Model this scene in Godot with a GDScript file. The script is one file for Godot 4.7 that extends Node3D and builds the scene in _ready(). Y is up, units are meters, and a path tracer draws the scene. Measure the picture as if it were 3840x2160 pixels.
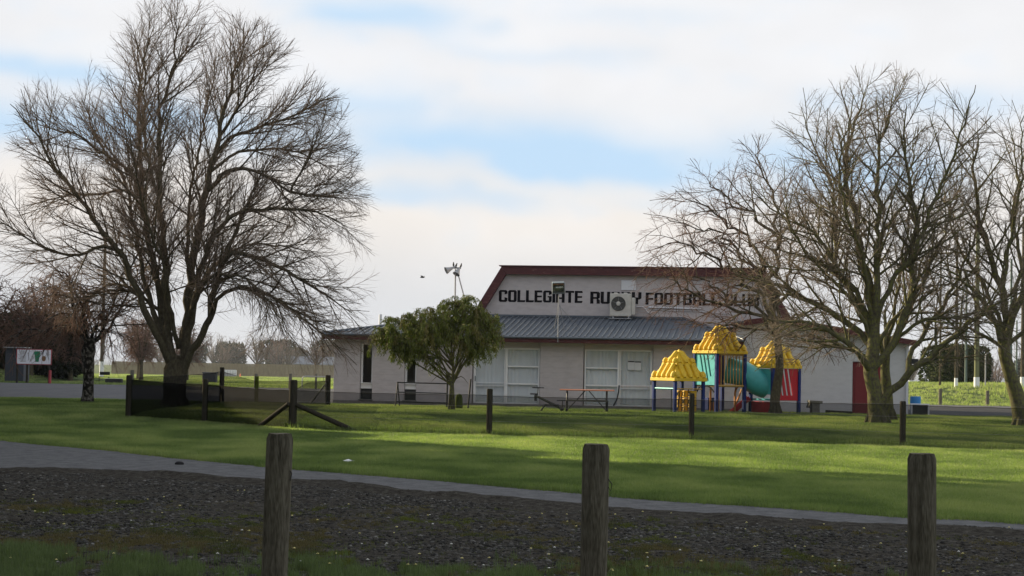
extends Node3D
# A rugby clubhouse behind a netted paddock fence on a winter morning: low sun from behind the left side, thin cloud.
# y is up, metres; the camera stands at the origin looking along -z.

const YAW := 9.2                       # the clubhouse front is turned this many degrees
const HOUSE := Vector3(0, 0.07, -72)   # the middle of its front wall, on the paving

var rng := RandomNumberGenerator.new()
var M := {}
var taken := {}
var wob := FastNoiseLite.new()


class MB:
	# collects faces for one mesh; front faces run clockwise
	var v := PackedVector3Array()
	var n := PackedVector3Array()
	var c := PackedColorArray()
	var ix := PackedInt32Array()
	var col := Color(1, 1, 1)
	var tint := false

	func tri(a: Vector3, b: Vector3, d: Vector3) -> void:
		var nn := (d - a).cross(b - a).normalized()
		var i := v.size()
		v.append(a); v.append(b); v.append(d)
		n.append(nn); n.append(nn); n.append(nn)
		if tint:
			c.append(col); c.append(col); c.append(col)
		ix.append(i); ix.append(i + 1); ix.append(i + 2)

	func tri_out(a: Vector3, b: Vector3, d: Vector3, o: Vector3) -> void:
		if (d - a).cross(b - a).dot((a + b + d) / 3.0 - o) < 0.0:
			tri(a, d, b)
		else:
			tri(a, b, d)

	func quad(a: Vector3, b: Vector3, d: Vector3, e: Vector3) -> void:
		tri(a, b, d)
		tri(a, d, e)

	func quad_out(a: Vector3, b: Vector3, d: Vector3, e: Vector3, o: Vector3) -> void:
		tri_out(a, b, d, o)
		tri_out(a, d, e, o)

	func box(ctr: Vector3, size: Vector3, bev := 0.0, bs := Basis()) -> void:
		var h := size * 0.5
		if bev <= 0.0:
			for ax in 3:
				for s in [-1.0, 1.0]:
					var q: Array[Vector3] = []
					for k in [[-1, -1], [1, -1], [1, 1], [-1, 1]]:
						var p := Vector3()
						p[ax] = s * h[ax]
						p[(ax + 1) % 3] = k[0] * h[(ax + 1) % 3]
						p[(ax + 2) % 3] = k[1] * h[(ax + 2) % 3]
						q.append(ctr + bs * p)
					quad_out(q[0], q[1], q[2], q[3], ctr)
			return
		var b := minf(bev, minf(h.x, minf(h.y, h.z)) * 0.9)
		var pt := {}
		for sx in [-1, 1]:
			for sy in [-1, 1]:
				for sz in [-1, 1]:
					var sg := Vector3(sx, sy, sz)
					for ax in 3:
						var p := sg * (h - Vector3(b, b, b))
						p[ax] = sg[ax] * h[ax]
						pt[[sx, sy, sz, ax]] = ctr + bs * p
		for ax in 3:
			for s in [-1, 1]:
				var q: Array[Vector3] = []
				for k in [[-1, -1], [1, -1], [1, 1], [-1, 1]]:
					var e := [0, 0, 0]
					e[ax] = s
					e[(ax + 1) % 3] = k[0]
					e[(ax + 2) % 3] = k[1]
					q.append(pt[[e[0], e[1], e[2], ax]])
				quad_out(q[0], q[1], q[2], q[3], ctr)
				for s2 in [-1, 1]:
					var a1 := (ax + 1) % 3
					var a2 := (ax + 2) % 3
					var e0 := [0, 0, 0]
					e0[ax] = s
					e0[a1] = s2
					e0[a2] = -1
					var e1 := e0.duplicate()
					e1[a2] = 1
					quad_out(pt[[e0[0], e0[1], e0[2], ax]], pt[[e1[0], e1[1], e1[2], ax]], pt[[e1[0], e1[1], e1[2], a1]], pt[[e0[0], e0[1], e0[2], a1]], ctr)
		for sx in [-1, 1]:
			for sy in [-1, 1]:
				for sz in [-1, 1]:
					tri_out(pt[[sx, sy, sz, 0]], pt[[sx, sy, sz, 1]], pt[[sx, sy, sz, 2]], ctr)

	func tube(p: PackedVector3Array, r: PackedFloat32Array, sides: int, cap := true) -> void:
		var m := p.size()
		if m < 2:
			return
		var t0 := (p[1] - p[0]).normalized()
		var u := t0.cross(Vector3(0.31, 0.2, 0.93))
		if u.length_squared() < 0.01:
			u = t0.cross(Vector3(1, 0, 0))
		u = u.normalized()
		var base := v.size()
		for i in m:
			var t := (p[mini(i + 1, m - 1)] - p[maxi(i - 1, 0)]).normalized()
			u = (u - t * u.dot(t)).normalized()
			var w := t.cross(u)
			for k in sides:
				var a := TAU * k / sides
				var o := u * cos(a) + w * sin(a)
				v.append(p[i] + o * r[i])
				n.append(o)
				if tint:
					c.append(col)
		for i in m - 1:
			for k in sides:
				var a := base + i * sides + k
				var b := base + i * sides + (k + 1) % sides
				ix.append(a); ix.append(b + sides); ix.append(b)
				ix.append(a); ix.append(a + sides); ix.append(b + sides)
		if cap:
			var q := p[m - 1]
			for k in range(1, sides - 1):
				tri_out(v[base + (m - 1) * sides], v[base + (m - 1) * sides + k], v[base + (m - 1) * sides + k + 1], q - (q - p[m - 2]).normalized())
			for k in range(1, sides - 1):
				tri_out(v[base], v[base + k], v[base + k + 1], p[0] + t0)

	func twig(a: Vector3, b: Vector3, d: Vector3, r: float) -> void:
		# a thin three-sided shoot that ends in a point
		var t := (b - a).normalized()
		var u := t.cross(Vector3(0.31, 0.2, 0.93)).normalized()
		var w := t.cross(u)
		var i := v.size()
		for q in 2:
			var ctr := a if q == 0 else b
			for k in 3:
				var o := u * cos(TAU * k / 3.0) + w * sin(TAU * k / 3.0)
				v.append(ctr + o * (r if q == 0 else r * 0.7))
				n.append(o)
		v.append(d)
		n.append((d - b).normalized())
		for k in 3:
			var k2 := (k + 1) % 3
			ix.append(i + k); ix.append(i + 3 + k2); ix.append(i + k2)
			ix.append(i + k); ix.append(i + 3 + k); ix.append(i + 3 + k2)
			ix.append(i + 3 + k); ix.append(i + 6); ix.append(i + 3 + k2)

	func rod(a: Vector3, b: Vector3, r: float, sides := 8, r2 := -1.0) -> void:
		tube(PackedVector3Array([a, b]), PackedFloat32Array([r, r if r2 < 0.0 else r2]), sides)

	func prism(poly: PackedVector2Array, z0: float, z1: float, xf := Transform3D()) -> void:
		var t := Geometry2D.triangulate_polygon(poly)
		var mid := Vector2()
		for q in poly:
			mid += q / poly.size()
		var o := xf * Vector3(mid.x, mid.y, (z0 + z1) * 0.5)
		for z in [z0, z1]:
			for i in range(0, t.size(), 3):
				var a := xf * Vector3(poly[t[i]].x, poly[t[i]].y, z)
				var b := xf * Vector3(poly[t[i + 1]].x, poly[t[i + 1]].y, z)
				var d := xf * Vector3(poly[t[i + 2]].x, poly[t[i + 2]].y, z)
				tri_out(a, b, d, (a + b + d) / 3.0 - xf.basis * Vector3(0, 0, z - (z0 + z1) * 0.5))
		for i in poly.size():
			var p := poly[i]
			var q := poly[(i + 1) % poly.size()]
			var nrm := Vector2(q.y - p.y, p.x - q.x)
			if Geometry2D.is_polygon_clockwise(poly):
				nrm = -nrm
			var mp := (p + q) * 0.5 - nrm
			quad_out(xf * Vector3(p.x, p.y, z0), xf * Vector3(q.x, q.y, z0), xf * Vector3(q.x, q.y, z1), xf * Vector3(p.x, p.y, z1), xf * Vector3(mp.x, mp.y, (z0 + z1) * 0.5))

	func lathe(prof: PackedVector2Array, sides: int, xf := Transform3D()) -> void:
		# profile of (radius, height), turned about y
		var base := v.size()
		var m := prof.size()
		for i in m:
			var d := (prof[mini(i + 1, m - 1)] - prof[maxi(i - 1, 0)]).normalized()
			for k in sides:
				var a := TAU * k / sides
				v.append(xf * Vector3(prof[i].x * cos(a), prof[i].y, prof[i].x * sin(a)))
				n.append((xf.basis * Vector3(d.y * cos(a), -d.x, d.y * sin(a))).normalized())
				if tint:
					c.append(col)
		for i in m - 1:
			for k in sides:
				var a := base + i * sides + k
				var b := base + i * sides + (k + 1) % sides
				ix.append(a); ix.append(b); ix.append(b + sides)
				ix.append(a); ix.append(b + sides); ix.append(a + sides)

	func mesh() -> ArrayMesh:
		var arr := []
		arr.resize(Mesh.ARRAY_MAX)
		arr[Mesh.ARRAY_VERTEX] = v
		arr[Mesh.ARRAY_NORMAL] = n
		if tint:
			arr[Mesh.ARRAY_COLOR] = c
		arr[Mesh.ARRAY_INDEX] = ix
		var m := ArrayMesh.new()
		m.add_surface_from_arrays(Mesh.PRIMITIVE_TRIANGLES, arr)
		return m


func numbered(parent: Node, called: String) -> String:
	var key := "%d/%s" % [parent.get_instance_id(), called]
	var k: int = taken.get(key, 0)
	taken[key] = k + 1
	return called if k == 0 else "%s_%03d" % [called, k]


func tag(o: Node3D, label: String, category: String, group := "") -> Node3D:
	o.set_meta("label", label)
	o.set_meta("category", category)
	if group != "":
		o.set_meta("group", group)
	return o


func thing(called: String, label: String, category: String, at: Vector3, turn := 0.0, group := "") -> Node3D:
	var o := Node3D.new()
	o.name = numbered(self, called)
	add_child(o)
	o.position = at
	o.rotation_degrees.y = turn
	return tag(o, label, category, group)


func put(parent: Node, called: String, mesh: Mesh, mat: Material) -> MeshInstance3D:
	var o := MeshInstance3D.new()
	o.name = numbered(parent, called)
	o.mesh = mesh
	o.material_override = mat
	parent.add_child(o)
	return o


func part(parent: Node, called: String, b: MB, mat: Material) -> MeshInstance3D:
	return put(parent, called, b.mesh(), mat)


func box_part(parent: Node, called: String, ctr: Vector3, size: Vector3, mat: Material, bev := 0.01) -> MeshInstance3D:
	var b := MB.new()
	b.box(ctr, size, bev)
	return part(parent, called, b, mat)


func rod_part(parent: Node, called: String, a: Vector3, e: Vector3, r: float, mat: Material, sides := 10, r2 := -1.0) -> MeshInstance3D:
	var b := MB.new()
	b.rod(a, e, r, sides, r2)
	return part(parent, called, b, mat)


func path_part(parent: Node, called: String, pts: Array, r: float, mat: Material, sides := 10) -> MeshInstance3D:
	var p := PackedVector3Array(pts)
	var rr := PackedFloat32Array()
	rr.resize(p.size())
	rr.fill(r)
	var b := MB.new()
	b.tube(p, rr, sides)
	return part(parent, called, b, mat)


func structure(called: String, b: MB, mat: Material) -> MeshInstance3D:
	var o := put(self, called, b.mesh(), mat)
	o.set_meta("kind", "structure")
	return o


func copy_of(o: Node3D, label: String, at: Vector3, turn: float, size := 1.0) -> Node3D:
	var stem := String(o.name)
	var r: Node3D = o.duplicate()
	r.name = numbered(self, stem)
	add_child(r)
	r.position = at
	r.rotation_degrees.y = turn
	r.scale = Vector3.ONE * size
	r.set_meta("label", label)
	return r


func lin(r: float, g: float, b: float) -> Color:
	return Color(r, g, b).linear_to_srgb()


func flat(col: Color, rough := 0.8, metal := 0.0) -> StandardMaterial3D:
	var m := StandardMaterial3D.new()
	m.albedo_color = col
	m.roughness = rough
	m.metallic = metal
	m.metallic_specular = 0.2 if rough > 0.85 else 0.5
	return m


func ramp_tex(stops: Array, freq: float, octaves: int, seed_: int, size := 256, mixed := 0.35) -> ImageTexture:
	# two layers of noise, coarse and fine, through a list of [position, linear colour]
	var f := FastNoiseLite.new()
	f.seed = seed_
	f.frequency = freq
	f.fractal_octaves = octaves
	var a := f.get_seamless_image(size, size)
	f.seed = seed_ + 7
	f.frequency = freq * 6.0
	var b := f.get_seamless_image(size, size)
	var im := Image.create(size, size, false, Image.FORMAT_RGB8)
	var lut: Array[Color] = []
	for i in 256:
		var t := i / 255.0
		var got: Color = stops[-1][1]
		for k in stops.size() - 1:
			if t <= stops[k + 1][0]:
				var w: float = clampf((t - stops[k][0]) / maxf(stops[k + 1][0] - stops[k][0], 0.001), 0.0, 1.0)
				got = (stops[k][1] as Color).lerp(stops[k + 1][1], w)
				break
		lut.append(got.linear_to_srgb())
	for y in size:
		for x in size:
			var t := a.get_pixel(x, y).r * (1.0 - mixed) + b.get_pixel(x, y).r * mixed
			im.set_pixel(x, y, lut[int(clampf(t, 0.0, 1.0) * 255.0)])
	im.generate_mipmaps()
	return ImageTexture.create_from_image(im)


func noise_height(freq: float, octaves: int, seed_: int, size := 256) -> ImageTexture:
	var f := FastNoiseLite.new()
	f.seed = seed_
	f.frequency = freq
	f.fractal_octaves = octaves
	return ImageTexture.create_from_image(f.get_seamless_image(size, size))


func surface(stops: Array, per_metre: Vector3, rough: float, seed_: int, freq := 0.02, octaves := 4, relief := 0.0, in_world := true, mixed := 0.35) -> StandardMaterial3D:
	var m := StandardMaterial3D.new()
	m.albedo_texture = ramp_tex(stops, freq, octaves, seed_, 256, mixed)
	m.roughness = rough
	m.metallic_specular = 0.15 if rough > 0.85 else 0.5
	m.uv1_triplanar = true
	m.uv1_world_triplanar = in_world
	m.uv1_scale = per_metre
	if relief > 0.0:
		m.heightmap_enabled = true
		m.heightmap_scale = relief
		m.heightmap_texture = noise_height(freq * 3.0, octaves, seed_ + 3)
	return m


func make_materials() -> void:
	M.lawn = surface([[0.2, Color(0.04, 0.06, 0.02)], [0.5, Color(0.06, 0.085, 0.028)], [0.8, Color(0.08, 0.105, 0.036)]], Vector3(0.5, 0.5, 0.5), 0.95, 11, 0.015, 5)
	M.gravel = surface([[0.25, Color(0.013, 0.0115, 0.0095)], [0.45, Color(0.029, 0.026, 0.0215)], [0.6, Color(0.05, 0.046, 0.039)], [0.8, Color(0.09, 0.084, 0.074)]], Vector3(0.9, 0.9, 0.9), 0.95, 21, 0.03, 5, 2.0, true, 0.5)
	M.path = surface([[0.2, Color(0.062, 0.0635, 0.068)], [0.5, Color(0.1, 0.102, 0.108)], [0.8, Color(0.14, 0.14, 0.144)]], Vector3(0.4, 0.4, 0.4), 0.9, 31, 0.03, 5, 0.3, true, 0.5)
	M.tar = surface([[0.2, Color(0.075, 0.075, 0.082)], [0.55, Color(0.1, 0.102, 0.11)], [0.8, Color(0.125, 0.125, 0.13)]], Vector3(0.12, 0.12, 0.12), 0.9, 33, 0.02, 5, 0.0, true, 0.4)
	M.wall = surface([[0.25, Color(0.4, 0.374, 0.386)], [0.5, Color(0.44, 0.413, 0.424)], [0.75, Color(0.465, 0.438, 0.45)]], Vector3(0.35, 0.9, 0.35), 0.9, 41, 0.02, 5, 0.2)
	M.wall_white = surface([[0.25, Color(0.46, 0.465, 0.49)], [0.5, Color(0.5, 0.505, 0.53)], [0.75, Color(0.52, 0.525, 0.55)]], Vector3(0.35, 0.9, 0.35), 0.9, 43, 0.02, 5, 0.2)
	M.concrete = surface([[0.2, Color(0.13, 0.125, 0.115)], [0.5, Color(0.19, 0.18, 0.17)], [0.8, Color(0.25, 0.24, 0.225)]], Vector3(0.7, 0.7, 0.7), 0.95, 45, 0.03, 5, 0.2)
	M.maroon = surface([[0.2, Color(0.045, 0.0065, 0.009)], [0.5, Color(0.06, 0.0085, 0.0115)], [0.64, Color(0.075, 0.0125, 0.0155)], [0.72, Color(0.1, 0.03, 0.03)], [0.82, Color(0.24, 0.16, 0.14)]], Vector3(0.25, 1.2, 0.25), 0.7, 47, 0.02, 5, 0.0, true, 0.55)
	M.roof = surface([[0.2, Color(0.055, 0.069, 0.09)], [0.5, Color(0.068, 0.086, 0.112)], [0.8, Color(0.088, 0.108, 0.135)]], Vector3(0.3, 0.3, 0.3), 0.42, 49, 0.02, 4)
	M.letter = flat(lin(0.008, 0.008, 0.011), 0.95)
	M.frame = flat(lin(0.74, 0.75, 0.77), 0.45)
	M.curtain = flat(lin(0.6, 0.65, 0.7), 0.95)
	M.dark = flat(lin(0.02, 0.02, 0.022), 0.9)
	M.vent = flat(lin(0.022, 0.025, 0.027), 0.7)
	M.glass = flat(Color(0.2, 0.22, 0.24, 0.02), 0.03)
	M.glass.transparency = BaseMaterial3D.TRANSPARENCY_ALPHA
	M.paper = flat(lin(0.62, 0.64, 0.68), 0.9)
	M.ink = flat(lin(0.03, 0.03, 0.035), 0.9)
	M.red_door = flat(lin(0.15, 0.009, 0.015), 0.55)
	M.galv = flat(lin(0.3, 0.31, 0.33), 0.5, 0.4)
	M.lamp_grey = flat(lin(0.1, 0.13, 0.15), 0.5, 0.3)
	M.reflector = flat(lin(0.5, 0.56, 0.6), 0.25, 0.6)
	M.cream_metal = surface([[0.3, Color(0.42, 0.41, 0.38)], [0.7, Color(0.5, 0.49, 0.46)]], Vector3(1, 1, 1), 0.6, 51, 0.02, 4)
	M.fan_dark = flat(lin(0.06, 0.062, 0.06), 0.6)
	M.pipe_white = flat(lin(0.55, 0.57, 0.62), 0.5)
	M.black_steel = flat(lin(0.018, 0.018, 0.02), 0.55, 0.2)
	M.yellow = surface([[0.25, Color(0.56, 0.36, 0.008)], [0.6, Color(0.72, 0.48, 0.01)], [0.8, Color(0.76, 0.53, 0.02)]], Vector3(1, 1, 1), 0.6, 53, 0.02, 4)
	M.yellow_dull = flat(lin(0.66, 0.4, 0.02), 0.6)
	M.teal = surface([[0.25, Color(0.05, 0.36, 0.4)], [0.75, Color(0.065, 0.44, 0.48)]], Vector3(0.8, 0.8, 0.8), 0.4, 55, 0.02, 4)
	M.blue = flat(lin(0.01, 0.028, 0.15), 0.6)
	M.blue.metallic_specular = 0.25
	M.red = flat(lin(0.42, 0.014, 0.026), 0.5)
	M.red.metallic_specular = 0.3
	M.orange = flat(lin(0.62, 0.24, 0.035), 0.45)
	M.tan = flat(lin(0.42, 0.26, 0.06), 0.55)
	M.post = surface([[0.2, Color(0.04, 0.036, 0.026)], [0.4, Color(0.1, 0.092, 0.07)], [0.58, Color(0.16, 0.149, 0.115)], [0.8, Color(0.24, 0.225, 0.185)]], Vector3(5.0, 0.45, 5.0), 0.95, 61, 0.02, 5, 0.8, false, 0.5)
	M.post_dark = surface([[0.2, Color(0.022, 0.02, 0.016)], [0.8, Color(0.05, 0.046, 0.036)]], Vector3(5.0, 0.5, 5.0), 0.95, 63, 0.02, 5, 0.4, false, 0.5)
	M.post_moss = surface([[0.2, Color(0.04, 0.055, 0.01)], [0.8, Color(0.1, 0.13, 0.02)]], Vector3(3.0, 1.0, 3.0), 0.95, 65, 0.02, 5, 0.0, false, 0.5)
	M.net = flat(Color(lin(0.02, 0.021, 0.021), 0.54), 0.95)
	M.net.transparency = BaseMaterial3D.TRANSPARENCY_ALPHA
	M.net_thick = flat(Color(lin(0.014, 0.014, 0.013), 0.84), 0.95)
	M.net_thick.transparency = BaseMaterial3D.TRANSPARENCY_ALPHA
	M.wire = flat(lin(0.2, 0.2, 0.2), 0.5, 0.6)
	M.bark = surface([[0.2, Color(0.038, 0.032, 0.023)], [0.5, Color(0.08, 0.068, 0.049)], [0.66, Color(0.11, 0.1, 0.064)], [0.8, Color(0.13, 0.13, 0.058)]], Vector3(1.6, 0.7, 1.6), 0.95, 71, 0.03, 5, 1.5, true, 0.5)
	M.bark_moss = surface([[0.2, Color(0.045, 0.039, 0.03)], [0.44, Color(0.092, 0.082, 0.062)], [0.55, Color(0.12, 0.118, 0.058)], [0.7, Color(0.15, 0.16, 0.032)]], Vector3(1.2, 0.8, 1.2), 0.95, 73, 0.03, 5, 1.0, true, 0.4)
	M.twig = flat(lin(0.15, 0.112, 0.086), 0.9)
	M.twig_red = flat(lin(0.15, 0.092, 0.07), 0.9)
	M.twig_grey = flat(lin(0.16, 0.13, 0.1), 0.9)
	M.birch = surface([[0.35, Color(0.018, 0.017, 0.015)], [0.55, Color(0.03, 0.027, 0.023)], [0.62, Color(0.16, 0.15, 0.13)], [0.8, Color(0.3, 0.29, 0.26)]], Vector3(0.9, 0.7, 0.9), 0.95, 75, 0.03, 4, 1.0, true, 0.3)
	M.needle = StandardMaterial3D.new()
	M.needle.vertex_color_use_as_albedo = true
	M.needle.roughness = 0.8
	M.needle.backlight_enabled = true
	M.needle.backlight = Color(0.5, 0.6, 0.25)
	M.dark_green = flat(lin(0.034, 0.042, 0.018), 0.95)
	M.room_wall = flat(lin(0.42, 0.4, 0.36), 0.9)
	M.room_floor = flat(lin(0.16, 0.1, 0.07), 0.8)
	M.leafy = StandardMaterial3D.new()
	M.leafy.vertex_color_use_as_albedo = true
	M.leafy.roughness = 0.9
	M.leafy.metallic_specular = 0.2
	M.grass = StandardMaterial3D.new()
	M.grass.vertex_color_use_as_albedo = true
	M.grass.roughness = 0.6
	M.grass.metallic_specular = 0.35
	M.grass.backlight_enabled = true
	M.grass.backlight = Color(0.9, 1.0, 0.6)
	M.stone = StandardMaterial3D.new()
	M.stone.vertex_color_use_as_albedo = true
	M.stone.roughness = 0.9
	M.stone.metallic_specular = 0.2
	M.white_paint = flat(lin(0.68, 0.7, 0.72), 0.7)
	M.fence_wood = surface([[0.2, Color(0.14, 0.115, 0.06)], [0.8, Color(0.22, 0.18, 0.095)]], Vector3(0.6, 0.1, 0.6), 0.95, 81, 0.03, 4)
	M.petal = flat(lin(0.75, 0.68, 0.3), 0.8)
	M.petal_white = flat(lin(0.78, 0.78, 0.74), 0.8)
	M.stem = flat(lin(0.06, 0.12, 0.03), 0.8)
	M.bird = flat(lin(0.03, 0.028, 0.026), 0.8)
	M.blue_drum = flat(lin(0.02, 0.2, 0.5), 0.5)
	M.sign = flat(lin(0.6, 0.62, 0.68), 0.6)
	M.sign_red = flat(lin(0.3, 0.035, 0.045), 0.6)
	M.bin_dark = flat(lin(0.03, 0.036, 0.05), 0.7)
	M.sign_green = flat(lin(0.01, 0.16, 0.08), 0.6)
	M.sign_brown = flat(lin(0.16, 0.08, 0.03), 0.6)
	M.table_top = flat(lin(0.5, 0.2, 0.12), 0.7)
	M.grey_wood = flat(lin(0.11, 0.105, 0.09), 0.9)
	M.cone = flat(lin(0.7, 0.13, 0.02), 0.6)
	M.rubber = flat(lin(0.015, 0.015, 0.016), 0.8)
	M.pole_green = flat(lin(0.09, 0.13, 0.11), 0.7)
	M.pole_olive = flat(lin(0.16, 0.17, 0.09), 0.9)


func soft(a: float, b: float, x: float) -> float:
	var t := clampf((x - a) / (b - a), 0.0, 1.0)
	return t * t * (3.0 - 2.0 * t)


func ground_at(x: float, d: float) -> float:
	# d: metres in front of the camera
	var h := 0.2 * soft(45.0, 53.0, d) - 0.13 * soft(67.0, 68.6, d)
	h -= 0.07 * soft(120.0, 135.0, d)
	# the grassy mound beyond the road, on the right
	h += 1.15 * soft(105.5, 122.0, d) * (1.0 - soft(130.0, 160.0, d)) * soft(19.0, 27.0, x) * (1.0 - soft(60.0, 80.0, x))
	# the low bank at the foot of the hedge, on the left
	h += 0.8 * soft(126.0, 140.0, d) * (1.0 - soft(150.0, 170.0, d)) * (1.0 - soft(-37.0, -33.5, x))
	return h


func bp(u: float, y: float, back: float) -> Vector3:
	# a place on the clubhouse: along the front, up, and back from the front wall
	var a := deg_to_rad(YAW)
	return HOUSE + Vector3(cos(a) * u + sin(a) * back, y, sin(a) * u - cos(a) * back)


func sky_image() -> Image:
	# thin streaky high cloud over pale blue, in linear light; column 0 looks along -z, degrees run to the right
	var w := 2048
	var h := 1024
	var im := Image.create(w, h, false, Image.FORMAT_RGBF)
	var f := FastNoiseLite.new()
	f.seed = 5
	f.frequency = 1.0
	f.fractal_octaves = 4
	# gaps in the cloud: azimuth, height, half width, half height, depth
	var gaps := [[0.3, 6.7, 6.4, 0.8, 1.0], [2.5, 6.2, 3.5, 0.4, 0.5], [-4.4, 10.6, 3.0, 0.55, 0.85], [0.5, 9.6, 3.2, 0.3, 0.35], [-14.4, 8.3, 3.0, 0.45, 0.9], [-14.2, 6.6, 3.2, 0.7, 0.9], [-4.6, 8.0, 2.2, 0.6, 0.65], [-2.6, 5.2, 3.8, 0.3, 0.6],
		[10.4, 6.4, 3.8, 1.0, 0.9], [12.6, 8.5, 3.6, 0.5, 0.55], [5.0, 5.2, 2.4, 0.3, 0.35], [-9.6, 7.0, 3.2, 0.55, 0.7], [3.5, 11.0, 3.0, 0.3, 0.25]]
	var low := Color(0.69, 0.71, 0.745)
	var cream := Color(0.89, 0.845, 0.8)
	var white := Color(0.86, 0.865, 0.885)
	var blue := Color(0.5, 0.71, 0.93)
	for j in h / 2:
		var el := 90.0 - (j + 0.5) / h * 180.0
		var ring := cos(deg_to_rad(el))
		for i in w:
			var az := (i + 0.5) / w * 360.0
			if az > 180.0:
				az -= 360.0
			var a := deg_to_rad(az)
			var p := Vector3(sin(a) * ring * 9.0, el * 0.33, cos(a) * ring * 9.0)
			var n1 := f.get_noise_3d(p.x, p.y, p.z)
			var n2 := f.get_noise_3d(p.x * 2.3 + 40.0, p.y * 2.6, p.z * 2.3)
			var gap := 0.0
			if absf(az) < 24.0 and el < 16.0:
				var e2 := el + n1 * 0.5 + n2 * 0.3 + az * 0.02
				var a2 := az + n2 * 1.6
				for g in gaps:
					var dx: float = (a2 - g[0]) / g[2]
					var dy: float = (e2 - g[1]) / g[3]
					gap += g[4] * exp(-dx * dx * dx * dx - dy * dy)
			var wide := soft(16.0, 24.0, maxf(absf(az), el * 1.5))
			gap += wide * 0.95 * soft(0.12, 0.5, n1 + 0.35 * n2)
			gap += 0.12 * soft(0.0, 0.5, n2)
			gap = clampf(gap, 0.0, 1.0) * soft(1.0, 4.5, el)
			var body := low.lerp(cream, soft(1.5, 5.0, el)).lerp(white, soft(5.0, 8.5, el))
			body = body * (1.0 + 0.055 * n1 + 0.03 * n2)
			im.set_pixel(i, j, body.lerp(blue, gap * 0.9))
	im.fill_rect(Rect2i(0, h / 2, w, h / 2), Color(0.3, 0.31, 0.29))
	return im


func between(x: float, pts: Array) -> float:
	if x <= pts[0][0]:
		return pts[0][1]
	for i in pts.size() - 1:
		if x <= pts[i + 1][0]:
			return lerpf(pts[i][1], pts[i + 1][1], (x - pts[i][0]) / (pts[i + 1][0] - pts[i][0]))
	return pts[-1][1]


var path_far := [[-20.0, 47.0], [-9.94, 36.58], [-7.22, 33.61], [-3.95, 29.32], [-2.4, 27.78], [0.05, 25.24], [1.66, 23.52], [3.17, 22.35], [4.51, 21.2], [5.69, 20.64], [9.0, 19.2]]
var path_near := [[-20.0, 30.5], [-7.32, 26.96], [-5.75, 26.82], [-3.41, 25.37], [-2.12, 24.63], [0.05, 22.75], [1.51, 21.42], [2.86, 20.19], [4.2, 19.72], [5.27, 19.11], [9.0, 17.3]]


func far_edge(x: float) -> float:
	return between(x, path_far) + 0.25 * wob.get_noise_2d(x * 9.0, 3.0) + 0.12 * wob.get_noise_2d(x * 40.0, 9.0)


func near_edge(x: float) -> float:
	return between(x, path_near) + 0.35 * wob.get_noise_2d(x * 9.0, 33.0) + 0.2 * wob.get_noise_2d(x * 40.0, 39.0)


func sheet(b: MB, xs: Array, ds: Array, lift: float) -> void:
	var base := b.v.size()
	var nx := xs.size()
	for d: float in ds:
		for x: float in xs:
			b.v.append(Vector3(x, ground_at(x, d) + lift, -d))
			var e := 0.3
			b.n.append(Vector3(ground_at(x - e, d) - ground_at(x + e, d), 2.0 * e, ground_at(x, d + e) - ground_at(x, d - e)).normalized())
	for j in ds.size() - 1:
		for i in nx - 1:
			var a := base + j * nx + i
			b.ix.append(a); b.ix.append(a + nx + 1); b.ix.append(a + 1)
			b.ix.append(a); b.ix.append(a + nx); b.ix.append(a + nx + 1)


func steps(a: float, b: float, s: float) -> Array:
	var out := []
	var x := a
	while x < b - 0.001:
		out.append(x)
		x += s
	out.append(b)
	return out


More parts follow.
